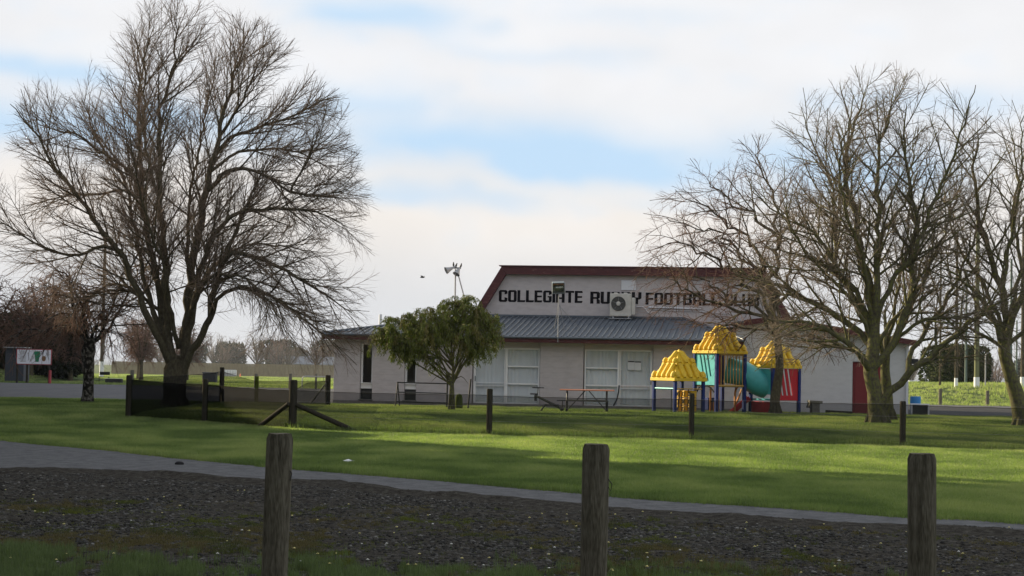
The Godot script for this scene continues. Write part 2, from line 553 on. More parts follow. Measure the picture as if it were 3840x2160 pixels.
func build_ground() -> void:
	var b := MB.new()
	var xs := [-700.0, -350.0, -180.0] + steps(-110.0, 110.0, 2.5) + [180.0, 350.0, 700.0]
	var ds := [-80.0, -30.0, -8.0] + steps(2.0, 42.0, 4.0) + steps(43.0, 71.0, 0.8) + steps(74.0, 180.0, 2.5) + [220.0, 320.0, 500.0, 900.0]
	sheet(b, xs, ds, 0.0)
	structure("ground", b, M.lawn)

	# the sealed path that crosses in front of the lawn
	b = MB.new()
	var nx := 150
	var nd := 8
	for j in nd + 1:
		for i in nx + 1:
			var x := lerpf(-13.0, 8.5, float(i) / nx)
			var d := lerpf(near_edge(x) - 0.25, far_edge(x), float(j) / nd)
			b.v.append(Vector3(x, 0.012 + 0.004 * wob.get_noise_2d(x * 30.0, d * 30.0), -d))
			b.n.append(Vector3.UP)
	for j in nd:
		for i in nx:
			var a := j * (nx + 1) + i
			b.ix.append(a); b.ix.append(a + nx + 2); b.ix.append(a + 1)
			b.ix.append(a); b.ix.append(a + nx + 1); b.ix.append(a + nx + 2)
	structure("path", b, M.path)

	# the dark loose gravel on this side of the path, with small humps and hollows
	b = MB.new()
	nx = 190
	nd = 190
	for j in nd + 1:
		for i in nx + 1:
			var x := lerpf(-9.5, 7.0, float(i) / nx)
			var t := float(j) / nd
			var d := lerpf(6.0, near_edge(x), 1.0 - (1.0 - t) * (1.0 - t) * 0.6 - (1.0 - t) * 0.4)
			var rise := 0.03 + 0.035 * wob.get_noise_2d(x * 30.0, d * 30.0) + 0.02 * wob.get_noise_2d(x * 95.0, d * 95.0)
			rise += 0.07 * soft(1.3, 0.5, near_edge(x) - d) * soft(0.0, 0.5, near_edge(x) - d) * (0.7 + 0.8 * wob.get_noise_2d(x * 12.0, 77.0))
			b.v.append(Vector3(x, 0.02 + maxf(rise, 0.0) * soft(0.0, 0.25, near_edge(x) - d), -d))
			b.n.append(Vector3.UP)
	for j in nd:
		for i in nx:
			var a := j * (nx + 1) + i
			b.ix.append(a); b.ix.append(a + nx + 2); b.ix.append(a + 1)
			b.ix.append(a); b.ix.append(a + nx + 1); b.ix.append(a + nx + 2)
	# smooth normals from the grid
	for j in range(1, nd):
		for i in range(1, nx):
			var a := j * (nx + 1) + i
			var dx := b.v[a + 1] - b.v[a - 1]
			var dz := b.v[a + nx + 1] - b.v[a - nx - 1]
			b.n[a] = dx.cross(dz).normalized()
			if b.n[a].y < 0.0:
				b.n[a] = -b.n[a]
	structure("gravel_verge", b, M.gravel)

	b = MB.new()
	sheet(b, steps(-70.0, -7.4, 2.0), steps(69.4, 124.0, 2.0), 0.012)
	structure("car_park", b, M.tar)
	b = MB.new()
	sheet(b, steps(15.0, 90.0, 2.5), steps(64.5, 104.5, 2.0), 0.014)
	structure("road", b, M.tar)
	b = MB.new()
	sheet(b, steps(-7.2, 14.8, 2.0), steps(68.6, 75.0, 0.8), 0.01)
	structure("paving", b, M.concrete)


func tuft_mesh(blades: int, spread: float, tall: float, wide: float) -> ArrayMesh:
	var b := MB.new()
	for k in blades:
		var a := rng.randf() * TAU
		var p := Vector3(cos(a), 0, sin(a)) * spread * sqrt(rng.randf())
		var hgt := tall * rng.randf_range(0.55, 1.1)
		var lean := Vector3(rng.randf_range(-1, 1), 0, rng.randf_range(-1, 1)) * hgt * 0.55
		var s := Vector3(cos(a + 1.3), 0, sin(a + 1.3)) * wide * 0.5
		var mid := p + lean * 0.35 + Vector3(0, hgt * 0.6, 0)
		var tip := p + lean + Vector3(0, hgt, 0)
		b.tri(p - s, p + s, mid + s * 0.8)
		b.tri(p - s, mid + s * 0.8, mid - s * 0.8)
		b.tri(mid - s * 0.8, mid + s * 0.8, tip)
	return b.mesh()


func many(called: String, mesh: Mesh, mat: Material, rows: PackedFloat32Array, count: int, label: String, category: String) -> void:
	var mm := MultiMesh.new()
	mm.transform_format = MultiMesh.TRANSFORM_3D
	mm.use_colors = true
	mm.mesh = mesh
	mm.instance_count = count
	mm.buffer = rows.slice(0, count * 16)
	var o := MultiMeshInstance3D.new()
	o.name = called
	o.multimesh = mm
	o.material_override = mat
	o.set_meta("kind", "stuff")
	o.set_meta("label", label)
	o.set_meta("category", category)
	add_child(o)


func row(rows: PackedFloat32Array, k: int, p: Vector3, turn: float, sx: float, sy: float, col: Color) -> void:
	var i := k * 16
	var cs := cos(turn) * sx
	var sn := sin(turn) * sx
	rows[i] = cs; rows[i + 1] = 0.0; rows[i + 2] = sn; rows[i + 3] = p.x
	rows[i + 4] = 0.0; rows[i + 5] = sy; rows[i + 6] = 0.0; rows[i + 7] = p.y
	rows[i + 8] = -sn; rows[i + 9] = 0.0; rows[i + 10] = cs; rows[i + 11] = p.z
	rows[i + 12] = col.r; rows[i + 13] = col.g; rows[i + 14] = col.b; rows[i + 15] = 1.0


func fence_line(x: float) -> float:
	return between(x, [[-10.13, 49.73], [-7.88, 48.36], [-5.36, 46.26], [-0.48, 44.67], [4.31, 44.28], [8.94, 42.52], [13.5, 41.0]])


func scatter_grass() -> void:
	var total := 300000
	var rows := PackedFloat32Array()
	rows.resize(total * 16)
	var k := 0
	var dark := Color(0.125, 0.168, 0.072)
	var mid := Color(0.22, 0.27, 0.115)
	var pale := Color(0.35, 0.37, 0.185)
	while k < total:
		var d := rng.randf_range(19.0, 68.0)
		var x := rng.randf_range(-1.0, 1.0) * (0.3 * d + 0.8)
		var e := far_edge(x)
		if d < e - 0.1:
			continue
		var p1 := wob.get_noise_2d(x * 5.0, d * 2.5)
		var p2 := wob.get_noise_2d(x * 26.0 + 300.0, d * 14.0)
		var t := 0.5 + 0.9 * p1 + 0.95 * p2 + rng.randf_range(-0.3, 0.3)
		var col := dark.lerp(mid, clampf(t * 2.0, 0.0, 1.0)).lerp(pale, clampf(t * 1.6 - 0.9, 0.0, 1.0))
		var sy := rng.randf_range(0.7, 1.25) * (1.0 + 0.7 * clampf(p2, 0.0, 1.0))
		var edge := d - e
		if edge < 0.5:
			sy *= 1.5
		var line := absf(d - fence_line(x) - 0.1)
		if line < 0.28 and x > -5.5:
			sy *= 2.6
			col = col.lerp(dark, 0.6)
		var s := 1.0 + 0.9 * soft(25.0, 65.0, d)
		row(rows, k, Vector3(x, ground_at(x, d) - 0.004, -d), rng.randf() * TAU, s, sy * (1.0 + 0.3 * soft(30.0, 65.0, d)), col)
		k += 1
	many("lawn_grass", tuft_mesh(12, 0.085, 0.055, 0.006), M.grass, rows, total, "short green grass of the wide lawn between path and clubhouse", "grass")

	# the rough grass of the far field, the mound and the bank beneath the hedge
	total = 60000
	rows.resize(total * 16)
	k = 0
	while k < total:
		var d := rng.randf_range(104.0, 235.0)
		var x := rng.randf_range(-1.0, 1.0) * (0.3 * d)
		if d < 124.5 and x < 18.0:
			continue
		var p1 := wob.get_noise_2d(x * 4.0, d * 2.0)
		var t := 0.55 + 0.9 * p1 + rng.randf_range(-0.3, 0.3)
		var col := dark.lerp(pale, clampf(t, 0.0, 1.0)) * 1.1
		var rough := 1.0 + 2.4 * soft(26.0, 34.0, x) * soft(140.0, 104.0, d) * clampf(0.4 + p1 * 2.0, 0.0, 1.0)
		row(rows, k, Vector3(x, ground_at(x, d), -d), rng.randf() * TAU, 2.6, rng.randf_range(1.2, 2.2) * rough, col)
		k += 1
	many("field_grass", tuft_mesh(12, 0.1, 0.07, 0.012), M.grass, rows, total, "rough grass of the far field and the mound beyond the road", "grass")

	# loose stones in the gravel
	var st := MB.new()
	var ico := SphereMesh.new()
	ico.radius = 0.5
	ico.height = 0.62
	ico.radial_segments = 6
	ico.rings = 2
	var sa := ico.get_mesh_arrays()
	var sv: PackedVector3Array = sa[Mesh.ARRAY_VERTEX]
	var si: PackedInt32Array = sa[Mesh.ARRAY_INDEX]
	for i in range(0, si.size(), 3):
		var q: Array[Vector3] = []
		for j in 3:
			var a := sv[si[i + j]]
			q.append(a * (1.0 + 0.35 * wob.get_noise_3d(a.x * 90.0, a.y * 90.0, a.z * 90.0)))
		if (q[1] - q[0]).cross(q[2] - q[0]).length() > 0.0001:
			st.tri_out(q[0], q[1], q[2], Vector3.ZERO)
	total = 70000
	rows.resize(total * 16)
	k = 0
	while k < total:
		var d := rng.randf_range(12.5, 28.0)
		var x := rng.randf_range(-1.0, 1.0) * (0.3 * d + 0.3)
		if d > near_edge(x) + 0.05:
			continue
		var patch := wob.get_noise_2d(x * 18.0 + 50.0, d * 9.0)
		if rng.randf() > 0.62 + patch:
			continue
		var g := 0.022 + 0.09 * pow(rng.randf(), 2.5) + (0.14 * rng.randf() if rng.randf() < 0.05 else 0.0)
		var s := 0.01 + 0.042 * pow(rng.randf(), 3.2)
		var y := 0.03 + 0.03 * wob.get_noise_2d(x * 30.0, d * 30.0) + 0.018 * wob.get_noise_2d(x * 95.0, d * 95.0)
		row(rows, k, Vector3(x, maxf(y, 0.0) + 0.02, -d), rng.randf() * TAU, s * rng.randf_range(0.8, 1.3), s * rng.randf_range(0.6, 1.1), Color(g * 1.02, g, g * 0.96))
		k += 1
	many("loose_gravel", st.mesh(), M.stone, rows, total, "dark loose gravel stones strewn over the bare verge", "gravel")

	# moss, weeds and grass that grow in the gravel, thickest along the nearest edge
	total = 42000
	rows.resize(total * 16)
	k = 0
	while k < total:
		var d := rng.randf_range(12.0, 21.0)
		var x := rng.randf_range(-1.0, 1.0) * (0.3 * d + 0.3)
		var patch := wob.get_noise_2d(x * 20.0 + 500.0, d * 10.0) + 0.6 * wob.get_noise_2d(x * 60.0, d * 30.0 + 90.0)
		var fine := wob.get_noise_2d(x * 150.0, d * 75.0 + 40.0)
		var want := 0.16 - 0.085 * (d - 13.5) + patch * 1.1 + fine * 1.0 - 0.03 * x
		if rng.randf() > clampf(want, 0.012, 0.75):
			continue
		if d > near_edge(x) - 0.3:
			continue
		var kind := wob.get_noise_2d(x * 25.0 - 200.0, d * 13.0) + rng.randf_range(-0.2, 0.2)
		var col := Color(0.085, 0.09, 0.045)
		if kind > 0.18:
			col = Color(0.13, 0.135, 0.035)
		elif kind < -0.1:
			col = Color(0.15, 0.115, 0.075)
		var sy := rng.randf_range(0.3, 0.9)
		if d < 15.4 and rng.randf() < clampf(0.35 - 0.1 * (x + 1.0) - 0.3 * (d - 14.0), 0.03, 1.0):
			sy = rng.randf_range(1.2, 2.8)
			col = Color(0.15, 0.185, 0.11)
		var y := 0.03 + 0.03 * wob.get_noise_2d(x * 30.0, d * 30.0)
		row(rows, k, Vector3(x, maxf(y, 0.0) + 0.015, -d), rng.randf() * TAU, rng.randf_range(0.5, 1.0), sy * 0.8, col * rng.randf_range(0.7, 1.2))
		k += 1
	many("verge_weeds", tuft_mesh(11, 0.05, 0.05, 0.005), M.grass, rows, total, "moss, weeds and thin grass growing in the dark gravel", "weeds")


func flower_mesh(parts: Node3D, white: bool) -> void:
	var b := MB.new()
	b.rod(Vector3.ZERO, Vector3(0.006, 0.06, 0), 0.0016, 4)
	part(parts, "stalk", b, M.stem)
	b = MB.new()
	for k in 5:
		var a := TAU * k / 5.0
		var q := Vector3(cos(a), 0.25, sin(a)) * 0.013
		var s := Vector3(-sin(a), 0, cos(a)) * 0.007
		var c := Vector3(0.006, 0.06, 0)
		b.quad(c, c + q * 0.6 - s, c + q * 1.15, c + q * 0.6 + s)
		b.quad(c - Vector3(0, 0.002, 0), c + q * 0.6 + s - Vector3(0, 0.002, 0), c + q * 1.15 - Vector3(0, 0.002, 0), c + q * 0.6 - s - Vector3(0, 0.002, 0))
	b.lathe(PackedVector2Array([Vector2(0.006, 0.06), Vector2(0.006, 0.066), Vector2(0.0005, 0.069)]), 6, Transform3D(Basis(), Vector3(0.006, 0, 0)))
	part(parts, "bloom", b, M.petal_white if white else M.petal)


func scatter_flowers() -> void:
	var lab := ["pale yellow wild flower blooming in the dark gravel verge", "whitish wild flower blooming in the dark gravel verge"]
	var src: Array[Node3D] = []
	for q in 2:
		var t := thing("wild_flower", lab[q], "flower", Vector3.ZERO, 0.0, ["pale yellow flowers in the gravel", "whitish flowers in the gravel"][q])
		flower_mesh(t, q == 1)
		src.append(t)
	var used := [false, false]
	var k := 0
	while k < 96:
		var d := 14.2 + 8.5 * pow(rng.randf(), 1.4)
		var x := rng.randf_range(-1.0, 1.0) * (0.27 * d)
		if d > near_edge(x) - 0.6:
			continue
		var q := 1 if rng.randf() < 0.35 else 0
		var y := 0.03 + 0.03 * wob.get_noise_2d(x * 30.0, d * 30.0)
		var at := Vector3(x, maxf(y, 0.0) + 0.012, -d)
		var size := rng.randf_range(0.7, 1.15)
		if not used[q]:
			used[q] = true
			src[q].position = at
			src[q].scale = Vector3.ONE * size
		else:
			var r: Node3D = src[q].duplicate()
			r.name = numbered(self, "wild_flower")
			add_child(r)
			r.position = at
			r.rotation.y = rng.randf() * TAU
			r.scale = Vector3.ONE * size
		k += 1


func curve_points(src: PackedVector3Array, gap: float) -> PackedVector3Array:
	var out := PackedVector3Array()
	var m := src.size()
	for i in m - 1:
		var a := src[maxi(i - 1, 0)]
		var b := src[i]
		var c := src[i + 1]
		var d := src[mini(i + 2, m - 1)]
		var k := maxi(1, int(b.distance_to(c) / gap))
		for j in k:
			out.append(b.cubic_interpolate(c, a, d, float(j) / k))
	out.append(src[m - 1])
	return out


func taper(m: int, r0: float, r1: float, bend := 0.8) -> PackedFloat32Array:
	var out := PackedFloat32Array()
	for i in m:
		out.append(r1 + (r0 - r1) * pow(1.0 - float(i) / maxf(m - 1, 1), bend))
	return out


func inside(p: Vector3, env: Array) -> bool:
	if p.y < env[0][0] or p.y > env[-1][0]:
		return false
	var w := between(p.y, env)
	var r := Vector2(p.x - env[0][2], p.z * 1.05).length()
	return r < w * (1.0 + 0.1 * wob.get_noise_3d(p.x * 25.0, p.y * 25.0, p.z * 25.0))


func grow(b: MB, pts: PackedVector3Array, rads: PackedFloat32Array, lvl: int, cf: Dictionary) -> void:
	var m := pts.size()
	var total := 0.0
	for i in m - 1:
		total += pts[i].distance_to(pts[i + 1])
	var s: float = total * cf.start[lvl]
	var az := rng.randf() * TAU
	var i := 0
	var at := 0.0
	var last: bool = lvl == cf.levels - 1
	while s < total:
		while i < m - 2 and at + pts[i].distance_to(pts[i + 1]) < s:
			at += pts[i].distance_to(pts[i + 1])
			i += 1
		var seg := pts[i + 1] - pts[i]
		var sl := maxf(seg.length(), 0.001)
		var f := clampf((s - at) / sl, 0.0, 1.0)
		var p := pts[i] + seg * f
		var rad := lerpf(rads[i], rads[i + 1], f)
		var t := seg / sl
		az += 2.4 + rng.randf_range(-0.6, 0.6)
		var side := t.cross(Vector3(0.3, 0.9, 0.2)).normalized().rotated(t, az)
		var ang := deg_to_rad(rng.randf_range(cf.angle[lvl][0], cf.angle[lvl][1]))
		var dir := (t * cos(ang) + side * sin(ang)).normalized()
		var cl: float = cf.length[lvl] * rng.randf_range(0.5, 1.2) * (1.0 - cf.shrink[lvl] * s / total)
		s += cf.space[lvl] * rng.randf_range(0.6, 1.4)
		if not inside(p, cf.env):
			continue
		var r0 := clampf(rad * 0.62, cf.thin[lvl], cf.thick[lvl])
		if last:
			var e1 := p + dir * cl * 0.55
			dir = (dir + Vector3(rng.randf_range(-1, 1), rng.randf_range(-1, 1), rng.randf_range(-1, 1)) * (0.22 + cf.wiggle * 0.6) + Vector3(0, cf.rise[lvl] * cl, 0)).normalized()
			b.twig(p, e1, e1 + dir * cl * 0.45, r0)
			continue
		var n: int = maxi(3, int(cl / cf.step[lvl]))
		var st := cl / n
		var line := PackedVector3Array([p])
		for k in n:
			var hang: float = cf.rise[lvl]
			if cf.droop > 0.0:
				hang -= cf.droop * (1.0 - clampf(p.y / cf.droop_below, 0.0, 1.0)) * (1.0 - 1.3 * float(k) / n)
			dir = (dir + Vector3(rng.randf_range(-1, 1), rng.randf_range(-1, 1), rng.randf_range(-1, 1)) * cf.wiggle + Vector3(0, hang * st, 0)).normalized()
			p += dir * st
			line.append(p)
			if not inside(p, cf.env):
				break
		if line.size() < 3:
			continue
		var rr := taper(line.size(), r0, cf.thin[lvl])
		var into: MB = cf.wood if lvl == 0 else b
		into.tube(line, rr, cf.sides[lvl], false)
		grow(b, line, rr, lvl + 1, cf)


func bare_tree(called: String, label: String, at: Vector3, trunk: Array, trunk_r: Array, limbs: Array, cf: Dictionary, bark: Material, twig: Material) -> Node3D:
	var t := thing(called, label, "tree", at)
	var src := PackedVector3Array()
	for q in trunk:
		src.append(Vector3(q[0], q[1], 0))
	var pts := curve_points(src, 0.12)
	var b := MB.new()
	var rr := PackedFloat32Array()
	for i in pts.size():
		var y := pts[i].y
		var r := between(y, trunk_r)
		rr.append(r * (1.0 + 0.08 * wob.get_noise_2d(y * 40.0, 7.0)))
	b.tube(pts, rr, 14)
	# roots that spread at the foot
	for k in 6:
		var a := TAU * k / 6.0 + rng.randf_range(-0.3, 0.3)
		var o := Vector3(cos(a), 0, sin(a))
		var w: float = trunk_r[0][1]
		b.tube(PackedVector3Array([Vector3(0, 0.4, 0) + o * w * 0.55, Vector3(0, 0.18, 0) + o * w * 0.8, o * w * 1.0 + Vector3(0, 0.02, 0), o * w * 1.35 - Vector3(0, 0.06, 0)]), PackedFloat32Array([w * 0.16, w * 0.24, w * 0.22, w * 0.1]), 7)
	part(t, "trunk", b, bark)
	var crown := MB.new()
	cf.wood = MB.new()
	for l in limbs:
		var flatp: Array = l[2]
		var raw := PackedVector3Array()
		var m := flatp.size() / 2
		for i in m:
			var f := float(i) / (m - 1)
			raw.append(Vector3(flatp[2 * i], flatp[2 * i + 1], l[0] * f))
		if l.size() > 3:
			for i in m:
				raw[i].z += l[3]
		var line := curve_points(raw, 0.28)
		for i in range(1, line.size()):
			line[i] += Vector3(wob.get_noise_2d(i * 22.0, l[1] * 3000.0), wob.get_noise_2d(i * 22.0, l[1] * 3000.0 + 90.0) * 0.6, wob.get_noise_2d(i * 22.0, l[1] * 3000.0 + 190.0)) * cf.limb_wiggle
		var lr := taper(line.size(), l[1] * cf.fat, 0.01, 0.85)
		var lb := MB.new()
		lb.tube(line, lr, 8)
		part(t, "limb", lb, bark)
		grow(crown, line, lr, 0, cf)
	part(t, "branches", cf.wood, bark)
	part(t, "crown", crown, twig)
	return t


func build_trees() -> void:
	# the big spreading tree inside the netted enclosure
	var cf := {
		"levels": 4, "env": [[0.9, 5.6, 0.15], [2.2, 6.3, 0], [5.0, 6.2, 0], [7.5, 5.9, 0], [9.0, 5.5, 0], [10.2, 4.9, 0], [11.2, 3.9, 0], [12.2, 2.8, 0], [13.0, 1.3, 0], [13.4, 0.4, 0]],
		"start": [0.26, 0.12, 0.08, 0.05], "space": [0.26, 0.155, 0.11, 0.1], "length": [2.5, 1.5, 0.7, 0.3], "shrink": [0.4, 0.5, 0.5, 0.4],
		"angle": [[22, 45], [20, 45], [18, 45], [25, 60]], "thin": [0.0075, 0.0048, 0.0036, 0.003], "thick": [0.032, 0.011, 0.0046, 0.004],
		"step": [0.3, 0.2, 0.17, 0.15], "sides": [5, 4, 3, 3], "rise": [0.16, 0.12, 0.1, 0.3], "wiggle": 0.055, "droop": 0.5, "droop_below": 8.0, "limb_wiggle": 0.12, "fat": 0.82}
	cf.levels = 3
	var t1 := [
		[1.5, 0.16, [-0.1, 1.1, -0.3, 1.7, -0.45, 2.1, -0.97, 3.07, -1.25, 3.87, -1.79, 4.94, -2.26, 5.49, -2.96, 6.5, -3.81, 7.51, -4.34, 8.48, -5.14, 9.44]],
		[-1.2, 0.17, [-0.1, 1.2, -0.3, 1.9, -0.64, 3.69, -0.86, 4.5, -1.03, 5.11, -1.26, 6.13, -1.33, 6.69, -1.47, 7.97, -1.66, 9.51, -1.61, 11.05, -1.84, 12.06]],
		[0.6, 0.18, [-0.05, 1.2, -0.25, 2.1, -0.39, 3.99, -0.42, 5.02, -0.55, 6.04, -0.61, 6.45, -0.67, 8.5, -0.64, 9.53, -0.4, 10.25, -0.22, 11.08, -0.2, 12.62]],
		[-0.8, 0.22, [0.12, 1.1, 0.28, 2.1, 0.38, 4.01, 0.5, 5.29, 0.67, 6.47, 0.72, 6.73, 0.84, 7.6, 1.12, 8.79, 1.24, 9.81, 1.39, 10.34, 1.71, 11.63, 1.81, 12.66]],
		[1.0, 0.16, [0.15, 1.2, 0.42, 2.4, 0.64, 3.71, 1.01, 5.15, 1.45, 5.82, 2.05, 6.29, 3.12, 6.36, 4.4, 6.3, 5.38, 5.89]],
		[2.2, 0.16, [0.1, 0.7, 0.44, 1.57, 1.02, 2.6, 1.3, 3.73, 1.59, 4.55, 1.88, 4.91, 2.91, 4.72, 3.94, 4.18, 4.97, 3.59, 5.79, 3.06]],
		[1.6, 0.09, [1.12, 2.7, 1.41, 3.42, 2.06, 3.84, 2.93, 3.66, 3.97, 3.07, 5.0, 2.32, 5.56, 1.68], 0.6],
		[-1.5, 0.08, [1.39, 4.18, 1.72, 5.11, 1.96, 5.93, 2.18, 6.6, 2.67, 7.65, 3.08, 8.35], 1.0],
		[1.9, 0.08, [-1.74, 4.94, -2.2, 5.03, -2.91, 4.76, -3.62, 4.8, -4.5, 5.3, -5.28, 5.84], 0.6],
		[-2.0, 0.11, [-0.2, 1.8, -0.62, 2.5, -1.27, 4.49, -1.55, 5.71, -1.78, 6.52, -1.84, 6.94, -2.17, 7.54, -2.8, 8.3, -3.4, 9.26, -3.69, 10.2]],
		[-1.6, 0.06, [-1.84, 6.94, -2.36, 7.08, -3.02, 6.91, -3.79, 6.95, -5.05, 6.72, -5.64, 6.45], -1.1],
		[1.6, 0.08, [-1.26, 6.13, -1.5, 7.2, -1.87, 7.7, -2.7, 8.25, -3.32, 8.7, -4.09, 8.79, -4.61, 9.32], -0.6],
		[-1.2, 0.08, [0.88, 8.02, 1.52, 8.8, 2.28, 9.17, 3.55, 9.66, 4.3, 10.13, 4.91, 10.37], -0.5],
		[1.4, 0.09, [0.8, 6.99, 1.31, 7.51, 1.91, 7.73, 2.73, 7.48, 3.62, 6.94, 4.5, 6.82, 5.52, 7.01], -0.4],
		[0.8, 0.05, [3.62, 6.94, 4.15, 7.93, 4.95, 8.76], 0.5],
		[-2.0, 0.08, [0.38, 4.01, 0.15, 5.36, 0.19, 7.08, 0.32, 8.64, 0.53, 10.29, 0.67, 11.68], -0.2],
		[0.4, 0.07, [-0.61, 6.55, -1.05, 8.26, -1.17, 9.65, -1.13, 11.12, -0.9, 12.17], 0.3],
		[-2.0, 0.09, [-0.19, 2.09, -0.56, 2.94, -1.43, 3.6, -2.29, 3.76, -3.15, 3.66, -4.1, 3.9]],
		[3.4, 0.1, [0.07, 1.9, -0.13, 3.2, -0.26, 4.49, -0.63, 5.68, -0.84, 7.06, -1.05, 8.44]],
		[-3.6, 0.1, [0.07, 1.9, 0.45, 3.64, 1.11, 4.86, 1.95, 5.39, 2.98, 5.41, 4.1, 5.26]],
		[3.8, 0.08, [0.23, 2.2, 0.8, 3.65, 1.47, 4.18, 2.5, 4.03, 3.38, 3.27, 4.0, 2.34]],
		[-3.4, 0.08, [-0.2, 2.1, -1.08, 3.35, -2.04, 3.94, -2.9, 3.83, -3.65, 3.3, -4.24, 2.69]],
		[1.8, 0.07, [1.12, 8.79, 1.84, 9.71, 2.34, 10.58, 2.75, 11.28], -0.5],
		[-1.6, 0.07, [0.84, 7.6, 1.71, 8.32, 2.73, 8.51, 3.77, 8.36, 4.73, 7.86], -0.4]]
	bare_tree("bare_tree", "big spreading leafless tree with many stems inside the netted enclosure", Vector3(-10.74, 0.19, -60), [[0, -0.1], [-0.02, 0.7], [-0.0, 1.2], [0.02, 1.65]], [[-0.1, 0.42], [0.25, 0.37], [0.8, 0.36], [1.2, 0.38], [1.45, 0.3], [1.65, 0.08]], t1, cf, M.bark, M.twig)

	# the mossy tree with a wide fan of limbs in front of the red door
	cf.env = [[1.6, 4.3, 0.0], [2.6, 4.7, 0], [4.0, 4.6, 0], [6.0, 4.3, 0], [7.5, 3.9, 0], [8.6, 3.3, 0], [9.4, 2.6, 0], [10.1, 1.7, 0], [10.6, 0.5, 0]]
	cf.rise = [0.14, 0.16, 0.2, 0.3]
	cf.droop = 0.25
	cf.space = [0.24, 0.16, 0.12, 0.1]
	cf.length = [2.2, 1.15, 0.55, 0.3]
	cf.limb_wiggle = 0.14
	cf.fat = 0.88
	cf.thick = [0.042, 0.013, 0.005, 0.004]
	cf.thin = [0.009, 0.0052, 0.0038, 0.003]
	cf.angle = [[26, 58], [24, 55], [20, 50], [25, 60]]
	cf.wiggle = 0.09
	cf.start = [0.22, 0.12, 0.08, 0.05]
	var t2 := [
		[1.4, 0.15, [-0.02, 0.35, 0.15, 0.74, 0.58, 1.21, 0.89, 1.64, 1.35, 1.97, 1.81, 2.49, 2.39, 3.0, 3.09, 3.52, 3.52, 3.77, 3.95, 4.32]],
		[-0.9, 0.1, [0.71, 1.35, 0.81, 1.6, 1.0, 2.23, 1.42, 2.71, 1.76, 3.34, 2.19, 4.09, 2.53, 4.69, 2.92, 5.72, 3.06, 6.67], 0.35],
		[0.6, 0.14, [-0.2, 1.45, -0.15, 1.7, 0.14, 2.02, 0.44, 2.46, 0.63, 3.08, 0.87, 3.56, 0.98, 4.26, 0.87, 4.88, 0.95, 6.05, 0.8, 6.75, 0.6, 8.15, 0.58, 9.4]],
		[-0.4, 0.17, [-0.15, 2.75, -0.15, 2.95, -0.2, 3.85, -0.32, 4.44, -0.53, 4.85, -0.69, 6.25, -0.99, 7.19, -1.04, 7.65, -0.81, 8.36, -0.58, 9.31, -0.36, 10.02]],
		[0.9, 0.13, [-0.15, 2.7, -0.13, 3.61, -0.16, 4.39, -0.13, 5.8, -0.19, 7.43, -0.11, 8.27, 0.2, 9.39, 0.43, 9.87]],
		[1.6, 0.13, [-0.2, 1.5, -0.37, 1.82, -0.72, 2.12, -1.08, 2.39, -1.59, 2.66, -2.1, 2.91, -2.88, 2.94, -3.67, 3.07]],
		[-1.4, 0.12, [-0.18, 2.2, -0.29, 2.44, -0.53, 2.75, -0.93, 3.05, -1.41, 3.4, -1.83, 3.59, -2.43, 3.89, -3.29, 4.26, -4.08, 4.56]],
		[0.8, 0.1, [-0.16, 2.7, -0.3, 3.07, -0.58, 3.65, -0.94, 4.15, -1.41, 4.69, -1.89, 5.39, -2.44, 5.77, -3.35, 6.23, -3.95, 6.77]],
		[-1.2, 0.1, [-0.2, 2.9, -0.77, 3.84, -1.23, 4.61, -1.24, 5.77, -1.31, 6.94, -1.75, 8.11, -2.09, 9.11, -2.17, 9.5]],
		[1.6, 0.1, [-0.12, 2.9, 0.22, 3.93, 0.87, 5.11, 1.55, 7.0, 2.0, 8.18, 2.37, 9.84]],
		[-2.0, 0.08, [-0.1, 2.3, 0.66, 3.23, 1.43, 4.19, 2.05, 5.47, 2.67, 7.06, 2.97, 8.17]],
		[2.4, 0.08, [-0.2, 2.5, -0.76, 3.44, -1.56, 4.21, -2.35, 4.91, -2.91, 5.53, -3.16, 6.31]],
		[-2.6, 0.08, [-0.15, 2.9, 0.02, 4.24, 0.32, 5.59, 1.09, 6.87, 1.39, 8.14, 1.54, 9.18]],
		[2.8, 0.08, [-0.16, 2.75, -0.45, 3.92, -0.78, 5.17, -1.43, 6.5, -1.6, 7.77, -1.37, 8.72]],
		[2.2, 0.07, [0.44, 2.46, 1.21, 3.09, 2.07, 3.18, 2.86, 2.96, 3.33, 2.81]],
		[-2.2, 0.07, [-0.2, 1.9, -1.06, 2.34, -1.85, 2.24, -2.63, 2.31]]]
	bare_tree("bare_tree", "mossy leafless tree with a fan of limbs standing before the red door", Vector3(10.83, 0.19, -55), [[0, -0.1], [-0.1, 0.93], [-0.23, 1.58], [-0.15, 2.29], [-0.15, 2.98]], [[-0.1, 0.36], [0.3, 0.27], [0.9, 0.21], [1.6, 0.22], [2.3, 0.19], [3.0, 0.15]], t2, cf, M.bark_moss, M.twig_grey)

	# the crooked tree beside the playground
	cf.env = [[1.9, 3.2, -0.9], [3.0, 4.1, 0], [5.0, 4.2, 0], [6.5, 3.9, 0], [7.6, 3.2, 0], [8.6, 2.2, 0], [9.6, 0.9, 0]]
	cf.wiggle = 0.24
	cf.limb_wiggle = 0.4
	cf.rise = [0.0, 0.05, 0.0, 0.0]
	cf.droop = 0.25
	cf.space = [0.34, 0.2, 0.13, 0.1]
